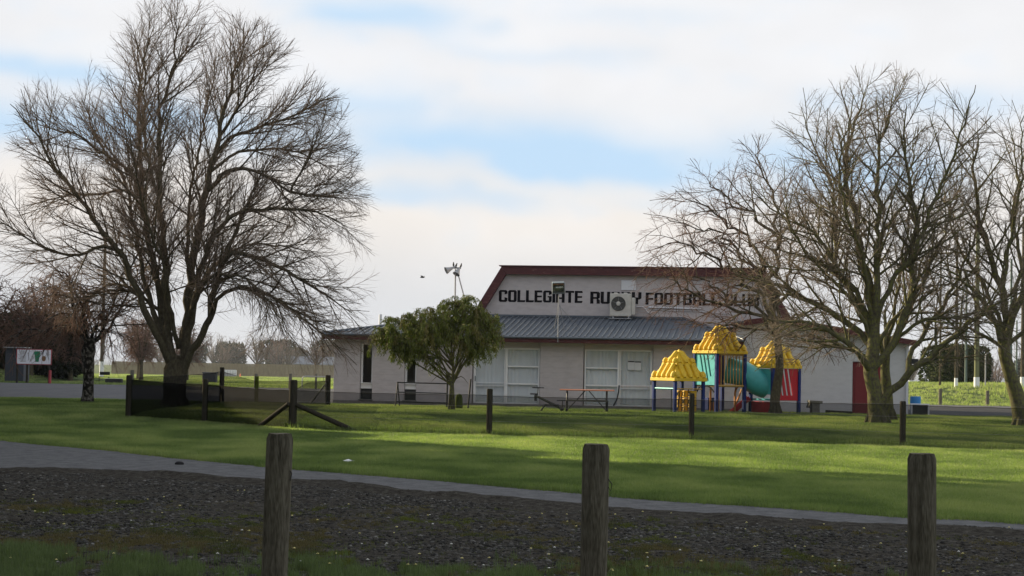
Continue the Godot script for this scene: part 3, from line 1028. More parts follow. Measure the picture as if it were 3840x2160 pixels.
	var t3 := [
		[0.8, 0.1, [-0.04, 2.96, -0.19, 3.53, -0.58, 4.09, -1.25, 4.65, -2.02, 5.11, -2.79, 5.58, -3.56, 5.85, -4.22, 5.64]],
		[-0.8, 0.1, [-0.04, 2.96, -0.1, 3.82, -0.3, 4.77, -0.79, 5.71, -1.37, 6.37, -2.14, 6.93, -2.82, 7.39, -3.4, 7.76]],
		[0.5, 0.1, [-0.04, 2.96, -0.01, 4.1, -0.12, 5.25, -0.09, 6.39, -0.24, 7.35, -0.54, 8.3, -0.74, 9.16, -0.94, 9.63]],
		[-1.4, 0.08, [-0.01, 2.9, 0.28, 4.01, 0.55, 5.07, 0.82, 6.22, 0.91, 7.18, 0.7, 8.13]],
		[1.6, 0.08, [-0.04, 2.8, -0.47, 3.33, -1.24, 3.51, -2.0, 3.78, -2.77, 4.05, -3.54, 4.42, -4.11, 4.31]],
		[-1.6, 0.07, [-0.04, 2.9, -0.57, 3.81, -1.44, 4.08, -2.2, 4.44, -2.97, 4.81, -3.74, 5.18]],
		[1.2, 0.07, [-0.1, 3.82, -0.88, 5.23, -1.65, 5.89, -2.42, 6.25, -3.28, 6.43, -3.95, 6.61], -0.2],
		[1.6, 0.06, [-0.04, 2.7, 0.48, 3.26, 1.14, 3.46, 1.81, 3.28]],
		[-1.2, 0.06, [-0.04, 2.7, -0.66, 3.04, -1.33, 3.03, -2.09, 3.11, -2.56, 3.01]],
		[1.9, 0.06, [0.0, 2.6, 0.49, 2.78, 1.15, 2.7, 1.82, 2.43, 2.3, 1.96]],
		[-0.9, 0.07, [-0.09, 6.2, -0.9, 6.95, -1.68, 7.51, -2.25, 7.88, -2.54, 8.16], 0.3]]
	bare_tree("bare_tree", "crooked leafless tree with wiry branches beside the yellow playground roofs", Vector3(9.16, 0.19, -64.5), [[0, -0.1], [-0.02, 0.45], [0.06, 1.1], [0.13, 1.75], [0.06, 2.45], [-0.05, 3.1]], [[-0.1, 0.22], [0.3, 0.175], [1.3, 0.15], [2.6, 0.13], [3.1, 0.1]], t3, cf, M.bark, M.twig_red)

	# the leaning tree at the right edge
	cf.env = [[1.8, 3.0, -0.5], [3.0, 3.4, 0], [5.0, 3.2, 0], [7.0, 2.9, 0], [8.4, 2.2, 0], [9.4, 1.2, 0], [9.8, 0.5, 0]]
	cf.wiggle = 0.09
	cf.limb_wiggle = 0.14
	cf.rise = [0.26, 0.2, 0.2, 0.3]
	cf.droop = 0.12
	var t4 := [
		[0.3, 0.12, [-0.6, 2.3, -0.83, 2.97, -1.11, 3.52, -1.59, 4.06, -2.06, 4.37, -2.7, 4.67]],
		[-0.6, 0.15, [-0.57, 2.3, -0.52, 3.14, -0.6, 3.92, -0.92, 4.7, -1.13, 5.65, -1.3, 6.59, -1.38, 7.7, -1.24, 8.81]],
		[0.9, 0.14, [-0.55, 2.3, -0.4, 3.3, -0.09, 3.93, 0.29, 4.89, 0.44, 6.31, 0.51, 7.89, 0.34, 9.08]],
		[1.4, 0.08, [-0.53, 3.1, -0.65, 4.71, -0.42, 6.13, -0.36, 7.56, -0.45, 8.83, -0.37, 9.3]],
		[-1.5, 0.08, [-0.4, 3.3, -0.02, 4.72, -0.11, 6.14, 0.04, 7.57, -0.05, 8.99]],
		[-1.6, 0.07, [-0.6, 2.3, -1.26, 2.81, -1.97, 2.95, -2.68, 2.78]],
		[1.8, 0.08, [-0.5, 2.4, 0.46, 3.31, 1.24, 4.35, 1.55, 5.7, 1.7, 7.12]],
		[-1.8, 0.08, [-0.55, 2.8, -1.12, 4.23, -1.6, 5.16, -1.92, 6.26, -2.09, 7.05]]]
	bare_tree("bare_tree", "leaning leafless tree at the right edge of the lawn before the road", Vector3(15.12, 0.19, -55), [[0, -0.1], [-0.15, 0.71], [-0.39, 1.49], [-0.59, 2.19], [-0.57, 2.5]], [[-0.1, 0.36], [0.3, 0.27], [0.9, 0.22], [1.6, 0.2], [2.5, 0.17]], t4, cf, M.bark_moss, M.twig_grey)

	# the slimmer tree behind the mossy one
	cf.env = [[1.5, 2.0, 0.0], [3.0, 2.4, 0], [5.0, 2.4, 0], [7.0, 1.8, 0], [8.4, 0.8, 0]]
	cf.space = [0.42, 0.26, 0.17, 0.1]
	var t5 := []
	for k in 7:
		var a := TAU * k / 7.0 + 0.4
		var hgt := 6.0 + 2.0 * sin(k * 2.1)
		var l := []
		for j in 6:
			var f := j / 5.0
			l.append(-0.1 + cos(a) * 1.9 * f)
			l.append(1.9 + (hgt - 1.9) * f)
		t5.append([sin(a) * 1.9, 0.075, l])
	bare_tree("bare_tree", "slim leafless tree close behind the mossy one by the red door", Vector3(11.95, 0.19, -59), [[0, -0.1], [-0.06, 0.9], [-0.12, 1.6], [-0.1, 2.1]], [[-0.1, 0.26], [0.3, 0.2], [1.0, 0.17], [2.1, 0.14]], t5, cf, M.bark_moss, M.twig_grey)

	# the dark-barked birch by the car park, hung with thin drooping shoots
	cf.env = [[0.9, 3.0, 0.0], [2.2, 3.3, 0], [4.0, 3.0, 0], [5.0, 2.0, 0], [5.6, 0.8, 0]]
	cf.rise = [-0.25, -0.9, -1.2, -1.0]
	cf.droop = 0.3
	cf.space = [0.3, 0.17, 0.14, 0.1]
	cf.length = [1.8, 1.0, 0.5, 0.3]
	cf.wiggle = 0.2
	var t6 := []
	for k in 9:
		var a := TAU * k / 9.0 + 0.2
		var out := 1.9 + 0.7 * sin(k * 3.3)
		var top := 3.4 + 1.1 * cos(k * 2.3)
		t6.append([sin(a) * out, 0.06, [0.0, 1.9, cos(a) * out * 0.3, 2.6, cos(a) * out * 0.65, top, cos(a) * out * 0.9, top + 0.1, cos(a) * out * 1.15, top - 0.5]])
	bare_tree("birch_tree", "dark birch with white bark patches and drooping shoots beside the car park", Vector3(-14.07, 0.19, -62.3), [[0, -0.1], [0.02, 0.9], [-0.02, 1.6], [0.05, 2.2]], [[-0.1, 0.21], [0.2, 0.2], [0.8, 0.17], [1.4, 0.2], [1.75, 0.25], [2.2, 0.13]], t6, cf, M.birch, M.twig_red)


func leaf(b: MB, p: Vector3, dir: Vector3, size: float, wide: float) -> void:
	var s := dir.cross(Vector3(rng.randf_range(-1, 1), rng.randf_range(-1, 1), rng.randf_range(-1, 1))).normalized() * wide * 0.5
	var m := p + dir * size * 0.5
	var e := p + dir * size
	b.tri(p, m + s, e)
	b.tri(p, e, m - s)


func hedge_mesh(size: Vector3, count: int, leaf_size: float, c0: Color, c1: Color, lump: float) -> Array:
	# leaves over a lumpy block, and the dense dark twiggy body that fills it
	var b := MB.new()
	b.tint = true
	var core := MB.new()
	var h := size * 0.5
	for k in count:
		var q := Vector3(rng.randf_range(-1, 1), rng.randf_range(-1, 1), rng.randf_range(-1, 1))
		var ax := rng.randi() % 3
		if rng.randf() < 0.9:
			q[ax] = signf(q[ax])
		# round off the corners
		var rr := pow(pow(absf(q.x), 6.0) + pow(absf(q.y), 6.0) + pow(absf(q.z), 6.0), 1.0 / 6.0)
		q /= maxf(rr, 1.0)
		var p := Vector3(q.x * h.x, (q.y + 1.0) * h.y, q.z * h.z)
		var nz := wob.get_noise_3d(p.x * 14.0, p.y * 14.0, p.z * 14.0)
		var out := Vector3(q.x, q.y * 0.7, q.z).normalized()
		p += out * (nz * lump + rng.randf_range(-0.35, 0.1) * lump)
		b.col = c0.lerp(c1, clampf(0.5 + nz + rng.randf_range(-0.4, 0.4), 0.0, 1.0))
		leaf(b, p, (out + Vector3(rng.randf_range(-1, 1), rng.randf_range(-0.6, 1), rng.randf_range(-1, 1)) * 0.8).normalized(), leaf_size * rng.randf_range(0.6, 1.3), leaf_size * 0.55)
	core.box(Vector3(0, h.y * 0.94, 0), Vector3(size.x - lump * 1.4, size.y * 0.94, size.z - lump * 1.4), minf(h.x, h.z) * 0.35)
	return [b.mesh(), core.mesh()]


func build_conifer() -> void:
	# a flat-topped weeping conifer on thin stems
	var t := thing("conifer_tree", "flat-topped green conifer with drooping sprays before the clubhouse wall", "tree", Vector3(-1.9, 0.19, -61))
	var b := MB.new()
	for q in [[-0.09, 0.034], [0.02, 0.045], [0.1, 0.036]]:
		var stem := curve_points(PackedVector3Array([Vector3(q[0], -0.05, 0), Vector3(q[0] * 0.6, 0.5, 0.02), Vector3(q[0] * 0.3, 1.1, 0)]), 0.1)
		b.tube(stem, taper(stem.size(), q[1] * 1.2, q[1] * 0.8), 8)
	b.tube(curve_points(PackedVector3Array([Vector3(0.0, 0.9, 0), Vector3(0.03, 1.5, 0.02), Vector3(-0.04, 2.1, 0), Vector3(0.05, 2.8, 0)]), 0.15).slice(0, 12), taper(12, 0.05, 0.015), 8)
	part(t, "trunk", b, M.bark_moss)
	var fol := MB.new()
	fol.tint = true
	var twigs := MB.new()
	var ends := [[-2.5, 2.62, 0.2], [-2.1, 2.95, -0.5], [-1.6, 3.05, 0.6], [-1.2, 3.2, -0.2], [-0.7, 3.3, 0.7], [-0.3, 3.4, -0.6], [0.1, 3.5, 0.3], [0.45, 3.55, -0.3], [0.8, 3.3, 0.5], [1.15, 3.15, -0.3], [1.45, 2.95, 0.2], [-2.0, 2.35, 0.6], [0.6, 2.75, 0.9], [-0.9, 2.75, 0.95], [-0.6, 2.85, -1.0], [1.25, 2.55, 0.5], [-1.5, 2.6, -0.9], [-2.35, 2.25, -0.3], [-1.0, 1.9, 0.5], [1.35, 2.35, -0.4], [-1.5, 2.2, 0.3], [-2.7, 2.5, 0.1], [1.5, 3.1, 0.1], [0.5, 3.75, 0.0], [-0.2, 3.6, 0.1], [-2.4, 2.9, 0.3]]
	for q in ends:
		var e := Vector3(q[0] * 0.94, q[1] + 0.02, q[2])
		var fork := Vector3(rng.randf_range(-0.03, 0.03), rng.randf_range(0.75, 1.75), rng.randf_range(-0.03, 0.03))
		var mid := fork.lerp(e, 0.5) + Vector3(rng.randf_range(-0.12, 0.12), rng.randf_range(-0.05, 0.28), rng.randf_range(-0.1, 0.1))
		var line := curve_points(PackedVector3Array([fork, mid, e]), 0.15)
		b = MB.new()
		b.tube(line, taper(line.size(), 0.03, 0.008), 6)
		part(t, "limb", b, M.bark_moss)
		var cl := 1.0 if q[1] > 2.2 else 0.45
		for k in int(20 * cl):
			# a spray: a thin shoot that arches out and hangs
			var f := rng.randf_range(0.6, 1.05)
			var s0 := line[mini(int(f * (line.size() - 1)), line.size() - 1)]
			var a := rng.randf() * TAU
			var o := Vector3(cos(a), 0, sin(a) * 0.9) * rng.randf_range(0.12, 0.5) * (0.6 + 0.4 * cl)
			var p1 := s0 + o * 0.5 + Vector3(0, rng.randf_range(0.0, 0.14), 0)
			var p2 := s0 + o + Vector3(0, rng.randf_range(-0.12, 0.1), 0)
			var p3 := p2 + o * 0.15 - Vector3(0, rng.randf_range(0.1, 0.36), 0)
			var sh := curve_points(PackedVector3Array([s0, p1, p2, p3]), 0.05)
			twigs.tube(sh, taper(sh.size(), 0.006, 0.003), 3, false)
			var warm := rng.randf()
			for j in sh.size():
				for w in 7:
					var c0 := Color(0.07, 0.09, 0.014).lerp(Color(0.16, 0.175, 0.028), rng.randf())
					if warm > 0.86:
						c0 = c0.lerp(Color(0.14, 0.1, 0.03), 0.6)
					fol.col = c0
					var pp := sh[j] + Vector3(rng.randf_range(-1, 1), rng.randf_range(-1, 1), rng.randf_range(-1, 1)) * 0.05
					leaf(fol, pp, Vector3(rng.randf_range(-0.6, 0.6), -0.75 + 0.9 * rng.randf() * float(j < 4), rng.randf_range(-0.6, 0.6)).normalized(), rng.randf_range(0.07, 0.16), 0.026)
	part(t, "shoots", twigs, M.twig)
	part(t, "crown", fol, M.needle)
	# dead lower shoots
	for q in [[-0.9, 1.55], [0.75, 1.6], [-0.6, 1.2], [0.9, 1.9], [0.5, 1.15]]:
		b = MB.new()
		var dead := curve_points(PackedVector3Array([Vector3(0, 0.95, 0), Vector3(q[0] * 0.6, q[1], 0.2), Vector3(q[0] * 1.1, q[1] - 0.25, 0.3)]), 0.12)
		b.tube(dead, taper(dead.size(), 0.02, 0.004), 5)
		part(t, "limb", b, M.bark_moss)


func small_bare(levels: Array, seed_: int, weeping: bool) -> Array:
	# [trunk mesh, crown mesh] of a far tree about six metres tall
	rng.seed = seed_
	var env := [[0.6, 2.2, 0.0], [2.0, 2.9, 0], [4.0, 2.6, 0], [5.4, 1.7, 0], [6.3, 0.6, 0]]
	var cf := {"levels": 2, "env": env, "start": [0.15, 0.1], "space": levels, "length": [1.5, 0.7], "shrink": [0.4, 0.4], "angle": [[25, 60], [25, 65]], "thin": [0.012, 0.014], "thick": [0.035, 0.018], "step": [0.35, 0.3], "sides": [3, 3],
		"rise": [0.3, 0.2] if not weeping else [-1.0, -1.6], "wiggle": 0.18, "droop": 0.0, "droop_below": 6.0}
	var trunk := MB.new()
	trunk.tube(PackedVector3Array([Vector3(0, -0.1, 0), Vector3(0.05, 0.8, 0), Vector3(0, 1.6, 0)]), PackedFloat32Array([0.24, 0.17, 0.13]), 8)
	var crown := MB.new()
	cf.wood = crown
	for k in 11:
		var a := TAU * k / 11.0 + rng.randf() * 0.4
		var out := rng.randf_range(0.5, 2.4)
		var top := 6.0 - out * 0.9 + rng.randf_range(-0.5, 0.3)
		var line := curve_points(PackedVector3Array([Vector3(0, 1.3, 0), Vector3(cos(a) * out * 0.5, lerpf(1.3, top, 0.55), sin(a) * out * 0.5), Vector3(cos(a) * out, top, sin(a) * out)]), 0.4)
		var rr := taper(line.size(), 0.09, 0.014)
		trunk.tube(line, rr, 5, false)
		grow(crown, line, rr, 0, cf)
	return [trunk.mesh(), crown.mesh()]


func build_background() -> void:
	# tall evergreens beside the lawn, outside the picture: the low sun comes through and over them
	var h := hedge_mesh(Vector3(5.4, 11.4, 5.4), 9000, 0.5, Color(0.024, 0.036, 0.014), Color(0.045, 0.06, 0.02), 0.9)
	var trunk := MB.new()
	trunk.tube(PackedVector3Array([Vector3(0, -0.2, 0), Vector3(0, 3.0, 0)]), PackedFloat32Array([0.4, 0.3]), 9)
	var tm := trunk.mesh()
	var where := SHADE
	for k in where.size():
		var q: Array = where[k]
		var t := thing("evergreen_tree", "tall dark evergreen of the shelter row beside the lawn", "tree", Vector3(q[0], 0, -q[1]), k * 37.0, "shelter row of evergreens")
		put(t, "trunk", tm, M.bark)
		var c := put(t, "crown", h[0], M.leafy)
		var body := put(t, "branches", h[1], M.dark_green)
		c.position.y = 1.6
		body.position.y = 1.6
		t.scale = Vector3(1, q[2] / 13.0, 1)

	# the great dark hedge at the left, with brown willow tops over it
	h = hedge_mesh(Vector3(13.0, 4.6, 6.0), 15000, 0.3, Color(0.018, 0.022, 0.012), Color(0.045, 0.046, 0.024), 0.6)
	var hd := thing("tall_hedge", "massive dark evergreen hedge rising behind the white notice board", "hedge", Vector3(-39.2, 0.3, -143))
	put(hd, "foliage", h[0], M.leafy)
	put(hd, "branches", h[1], M.dark_green)
	h = hedge_mesh(Vector3(3.7, 2.9, 4.5), 9000, 0.2, Color(0.016, 0.028, 0.012), Color(0.06, 0.08, 0.025), 0.32)
	hd = thing("tall_hedge", "clipped dark green hedge block behind the poles on the mound", "hedge", Vector3(32.6, 1.0, -137), 14.0)
	put(hd, "foliage", h[0], M.leafy)
	put(hd, "branches", h[1], M.dark_green)

	var far := [small_bare([0.35, 0.3], 301, false), small_bare([0.3, 0.26], 302, false), small_bare([0.14, 0.11], 303, true)]
	# willows: over the hedge, and by the pole
	for q in [[-38.6, 137.0, 1.42, "brown weeping willow rising over the dark hedge, nearest the picture edge"], [-35.6, 138.5, 1.2, "brown weeping willow rising over the dark hedge beside the notice board"], [-33.2, 141.0, 0.95, "small brown willow above the low end of the dark hedge"], [-37.4, 150.0, 1.5, "tall brown willow farthest back above the dark hedge"]]:
		var w := thing("willow_tree", q[3], "tree", Vector3(q[0], 0, -q[1]), q[1] * 13.0)
		w.scale = Vector3.ONE * q[2]
		put(w, "trunk", far[2][0], M.bark)
		put(w, "crown", far[2][1], M.twig_red)
	for q in [[-31.2, 158.0, 1.0, "reddish weeping willow just behind the white-footed pole"], [-28.6, 165.0, 0.95, "reddish weeping willow between the pole and the big tree"], [-33.8, 170.0, 1.1, "weeping willow between the dark hedge and the pole"]]:
		var w := thing("willow_tree", q[3], "tree", Vector3(q[0], 0, -q[1]), q[1] * 13.0)
		w.scale = Vector3.ONE * q[2]
		put(w, "trunk", far[2][0], M.bark)
		put(w, "crown", far[2][1], M.twig_red)
	rng.seed = 990
	for k in 26:
		var x := -56.0 + k * 1.75 + rng.randf_range(-0.8, 0.8)
		var w := thing("far_tree", "hazy leafless tree in the far row behind the board fence", "tree", Vector3(x, 0, -rng.randf_range(262.0, 310.0)), rng.randf() * 360.0, "far trees behind the board fence")
		w.scale = Vector3(1.15, 1.0, 1.15) * rng.randf_range(0.75, 1.15)
		put(w, "trunk", far[k % 2][0], M.bark)
		put(w, "crown", far[k % 2][1], [M.twig, M.twig_red, M.twig_grey][k % 3])
	for k in 20:
		var x := 44.0 + k * 2.2 + rng.randf_range(-0.8, 0.8)
		var w := thing("far_tree", "hazy leafless tree in the far row beyond the mound", "tree", Vector3(x, 0, -rng.randf_range(215.0, 260.0)), rng.randf() * 360.0, "far trees beyond the mound")
		w.scale = Vector3(1.15, 1.0, 1.15) * rng.randf_range(0.6, 0.95)
		put(w, "trunk", far[k % 2][0], M.bark)
		put(w, "crown", far[k % 2][1], [M.twig_red, M.twig_grey][k % 2])
	# low evergreens in the far row
	h = hedge_mesh(Vector3(4.0, 4.4, 4.0), 2600, 0.4, Color(0.02, 0.03, 0.014), Color(0.05, 0.06, 0.025), 0.8)
	for q in [[-42.0, 280.0, 1.0], [-36.5, 292.0, 1.15], [-33.0, 285.0, 0.9], [-29.0, 300.0, 1.2], [-47.0, 275.0, 0.9], [-25.0, 290.0, 0.8]]:
		var w := thing("far_bush", "hazy evergreen bush among the far trees behind the board fence", "bush", Vector3(q[0], 0, -q[1]), q[1] * 11.0, "far evergreens behind the board fence")
		w.scale = Vector3.ONE * q[2]
		put(w, "foliage", h[0], M.leafy)
		put(w, "branches", h[1], M.dark_green)
	for q in [[52.0, 210.0, 0.9], [57.0, 205.0, 0.8], [62.0, 215.0, 1.0]]:
		var w := thing("far_bush", "hazy evergreen bush among the far trees beyond the mound", "bush", Vector3(q[0], 0, -q[1]), q[1] * 11.0, "far evergreens beyond the mound")
		w.scale = Vector3.ONE * q[2]
		put(w, "foliage", h[0], M.leafy)
		put(w, "branches", h[1], M.dark_green)


const SHADE := [[-17.4, 8.0, 13.0], [-17.0, 13.0, 13.5], [-17.8, 18.0, 12.5], [-17.2, 23.0, 13.5], [-17.6, 28.0, 13.0], [-18.0, 33.0, 13.5], [-18.4, 38.0, 13.0], [-18.4, 42.6, 12.0], [-18.8, 46.6, 7.4], [-20.6, 51.5, 6.6], [-22.6, 56.5, 6.4], [-24.6, 61.5, 6.6], [-27.0, 67.0, 7.0], [-26.5, 73.5, 8.0], [-28.5, 79.0, 8.6], [-30.5, 84.5, 9.0], [-32.5, 90.0, 9.0], [-34.5, 95.5, 9.4], [-36.5, 101.0, 9.0], [-38.5, 106.5, 9.4], [-40.5, 112.0, 9.0], [-43.0, 118.0, 9.4], [-46.5, 128.0, 12.0], [-49.0, 136.0, 13.0], [-51.0, 144.0, 13.0], [-53.0, 152.0, 13.0], [-55.0, 160.0, 13.0], [-57.0, 168.0, 13.0], [-47.0, -9.0, 13.0], [-42.0, -8.5, 13.5], [-37.0, -9.0, 13.0], [-32.0, -8.0, 13.5], [-27.0, -8.5, 12.5], [-22.0, -8.0, 13.5], [-16.5, -7.0, 12.5], [-10.0, -7.5, 13.5], [-5.2, -7.0, 13.0], [0.0, -8.0, 13.5], [5.0, -7.4, 13.0], [10.0, -7.6, 13.5], [15.0, -6.0, 12.5]]


func poly(a: Array) -> PackedVector2Array:
	var out := PackedVector2Array()
	for i in range(0, a.size(), 2):
		out.append(Vector2(a[i], a[i + 1]))
	return out


func glyph(ch: String) -> Array:
	# heavy square block capitals: pieces in a cell one high
	var w := 0.7
	var t := 0.235
	var e := 0.17
	var k := 0.11
	var left := [0, k, k, 0, t, 0, t, 1, k, 1, 0, 1 - k]
	var right := [w - t, 0, w - k, 0, w, k, w, 1 - k, w - k, 1, w - t, 1]
	var stem := [0, 0, t, 0, t, 1, 0, 1]
	var top := [t, 1 - e, w - t, 1 - e, w - t, 1, t, 1]
	var low := [t, 0, w - t, 0, w - t, e, t, e]
	match ch:
		"C":
			return [left, top, low, [w - t, 0.62, w, 0.7, w, 1 - k, w - k, 1, w - t, 1], [w - t, 0, w - k, 0, w, k, w, 0.34, w - t, 0.4]]
		"O":
			return [left, right, top, low]
		"L":
			return [stem, [t, 0, w * 0.88, 0, w * 0.95, e, t, e]]
		"E":
			return [stem, [t, 0, w * 0.84, 0, w * 0.92, e, t, e], [t, 0.42, w * 0.82, 0.42, w * 0.86, 0.57, t, 0.57], [t, 1 - e, w * 0.92, 1 - e, w * 0.86, 1, t, 1]]
		"F":
			return [stem, [t, 0.4, w * 0.84, 0.4, w * 0.88, 0.56, t, 0.56], [t, 1 - e, w * 0.94, 1 - e, w * 0.9, 1, t, 1]]
		"G":
			return [left, top, low, [w - t, 0.62, w, 0.7, w, 1 - k, w - k, 1, w - t, 1], [w - t, 0, w - k, 0, w, k, w, 0.54, w - t, 0.54], [w - t - 0.1, 0.42, w - t, 0.42, w - t, 0.54, w - t - 0.1, 0.54]]
		"I":
			return [stem]
		"A":
			return [[0, 0, t, 0, t, 1, k, 1, 0, 1 - k], [w - t, 0, w, 0, w, 1 - k, w - k, 1, w - t, 1], top, [t, 0.3, w - t, 0.3, w - t, 0.45, t, 0.45]]
		"T":
			return [[0, 1 - e, w, 1 - e, w, 1, 0, 1], [w / 2 - t / 2, 0, w / 2 + t / 2, 0, w / 2 + t / 2, 1 - e, w / 2 - t / 2, 1 - e]]
		"R":
			return [stem, top, [t, 0.4, w - t, 0.4, w - t, 0.55, t, 0.55], [w - t, 0.4, w - k, 0.4, w, 0.5, w, 1 - k, w - k, 1, w - t, 1], [w - t, 0, w, 0, w, 0.4 - k, w - k, 0.4, w - t, 0.4]]
		"U":
			return [[0, k, k, 0, t, 0, t, 1, 0, 1], [w - t, 0, w - k, 0, w, k, w, 1, w - t, 1], low]
		"B":
			return [stem, top, low, [t, 0.42, w - t, 0.42, w - t, 0.57, t, 0.57], [w - t, 0.5, w - k, 0.5, w, 0.58, w, 1 - k, w - k, 1, w - t, 1], [w - t, 0, w - k, 0, w, k, w, 0.42, w - k, 0.5, w - t, 0.5]]
		"Y":
			return [[0, 0.5, k, 0.4, t, 0.4, t, 1, 0, 1], [w - t, 0.4, w - k, 0.4, w, 0.5, w, 1, w - t, 1], [t, 0.4, w - t, 0.4, w - t, 0.56, t, 0.56], [w / 2 - t / 2, 0, w / 2 + t / 2, 0, w / 2 + t / 2, 0.4, w / 2 - t / 2, 0.4]]
	return []


func write_word(parent: Node, word: String, u0: float, u1: float, y: float, hgt: float, z: float) -> void:
	var adv := []
	var sum := 0.0
	for ch in word:
		var a := 0.235 if ch == "I" else (0.64 if ch in "LEF" else 0.7)
		adv.append(a)
		sum += a
	var gap := 0.055
	var wide := (u1 - u0) / (sum + gap * (word.length() - 1))
	var u := u0
	for i in word.length():
		var b := MB.new()
		for pc in glyph(word[i]):
			b.prism(poly(pc), 0.0, 0.006, Transform3D(Basis().scaled(Vector3(wide, hgt, 1.0)), Vector3(u, y, z)))
		part(parent, "letter", b, M.letter)
		u += (adv[i] + gap) * wide


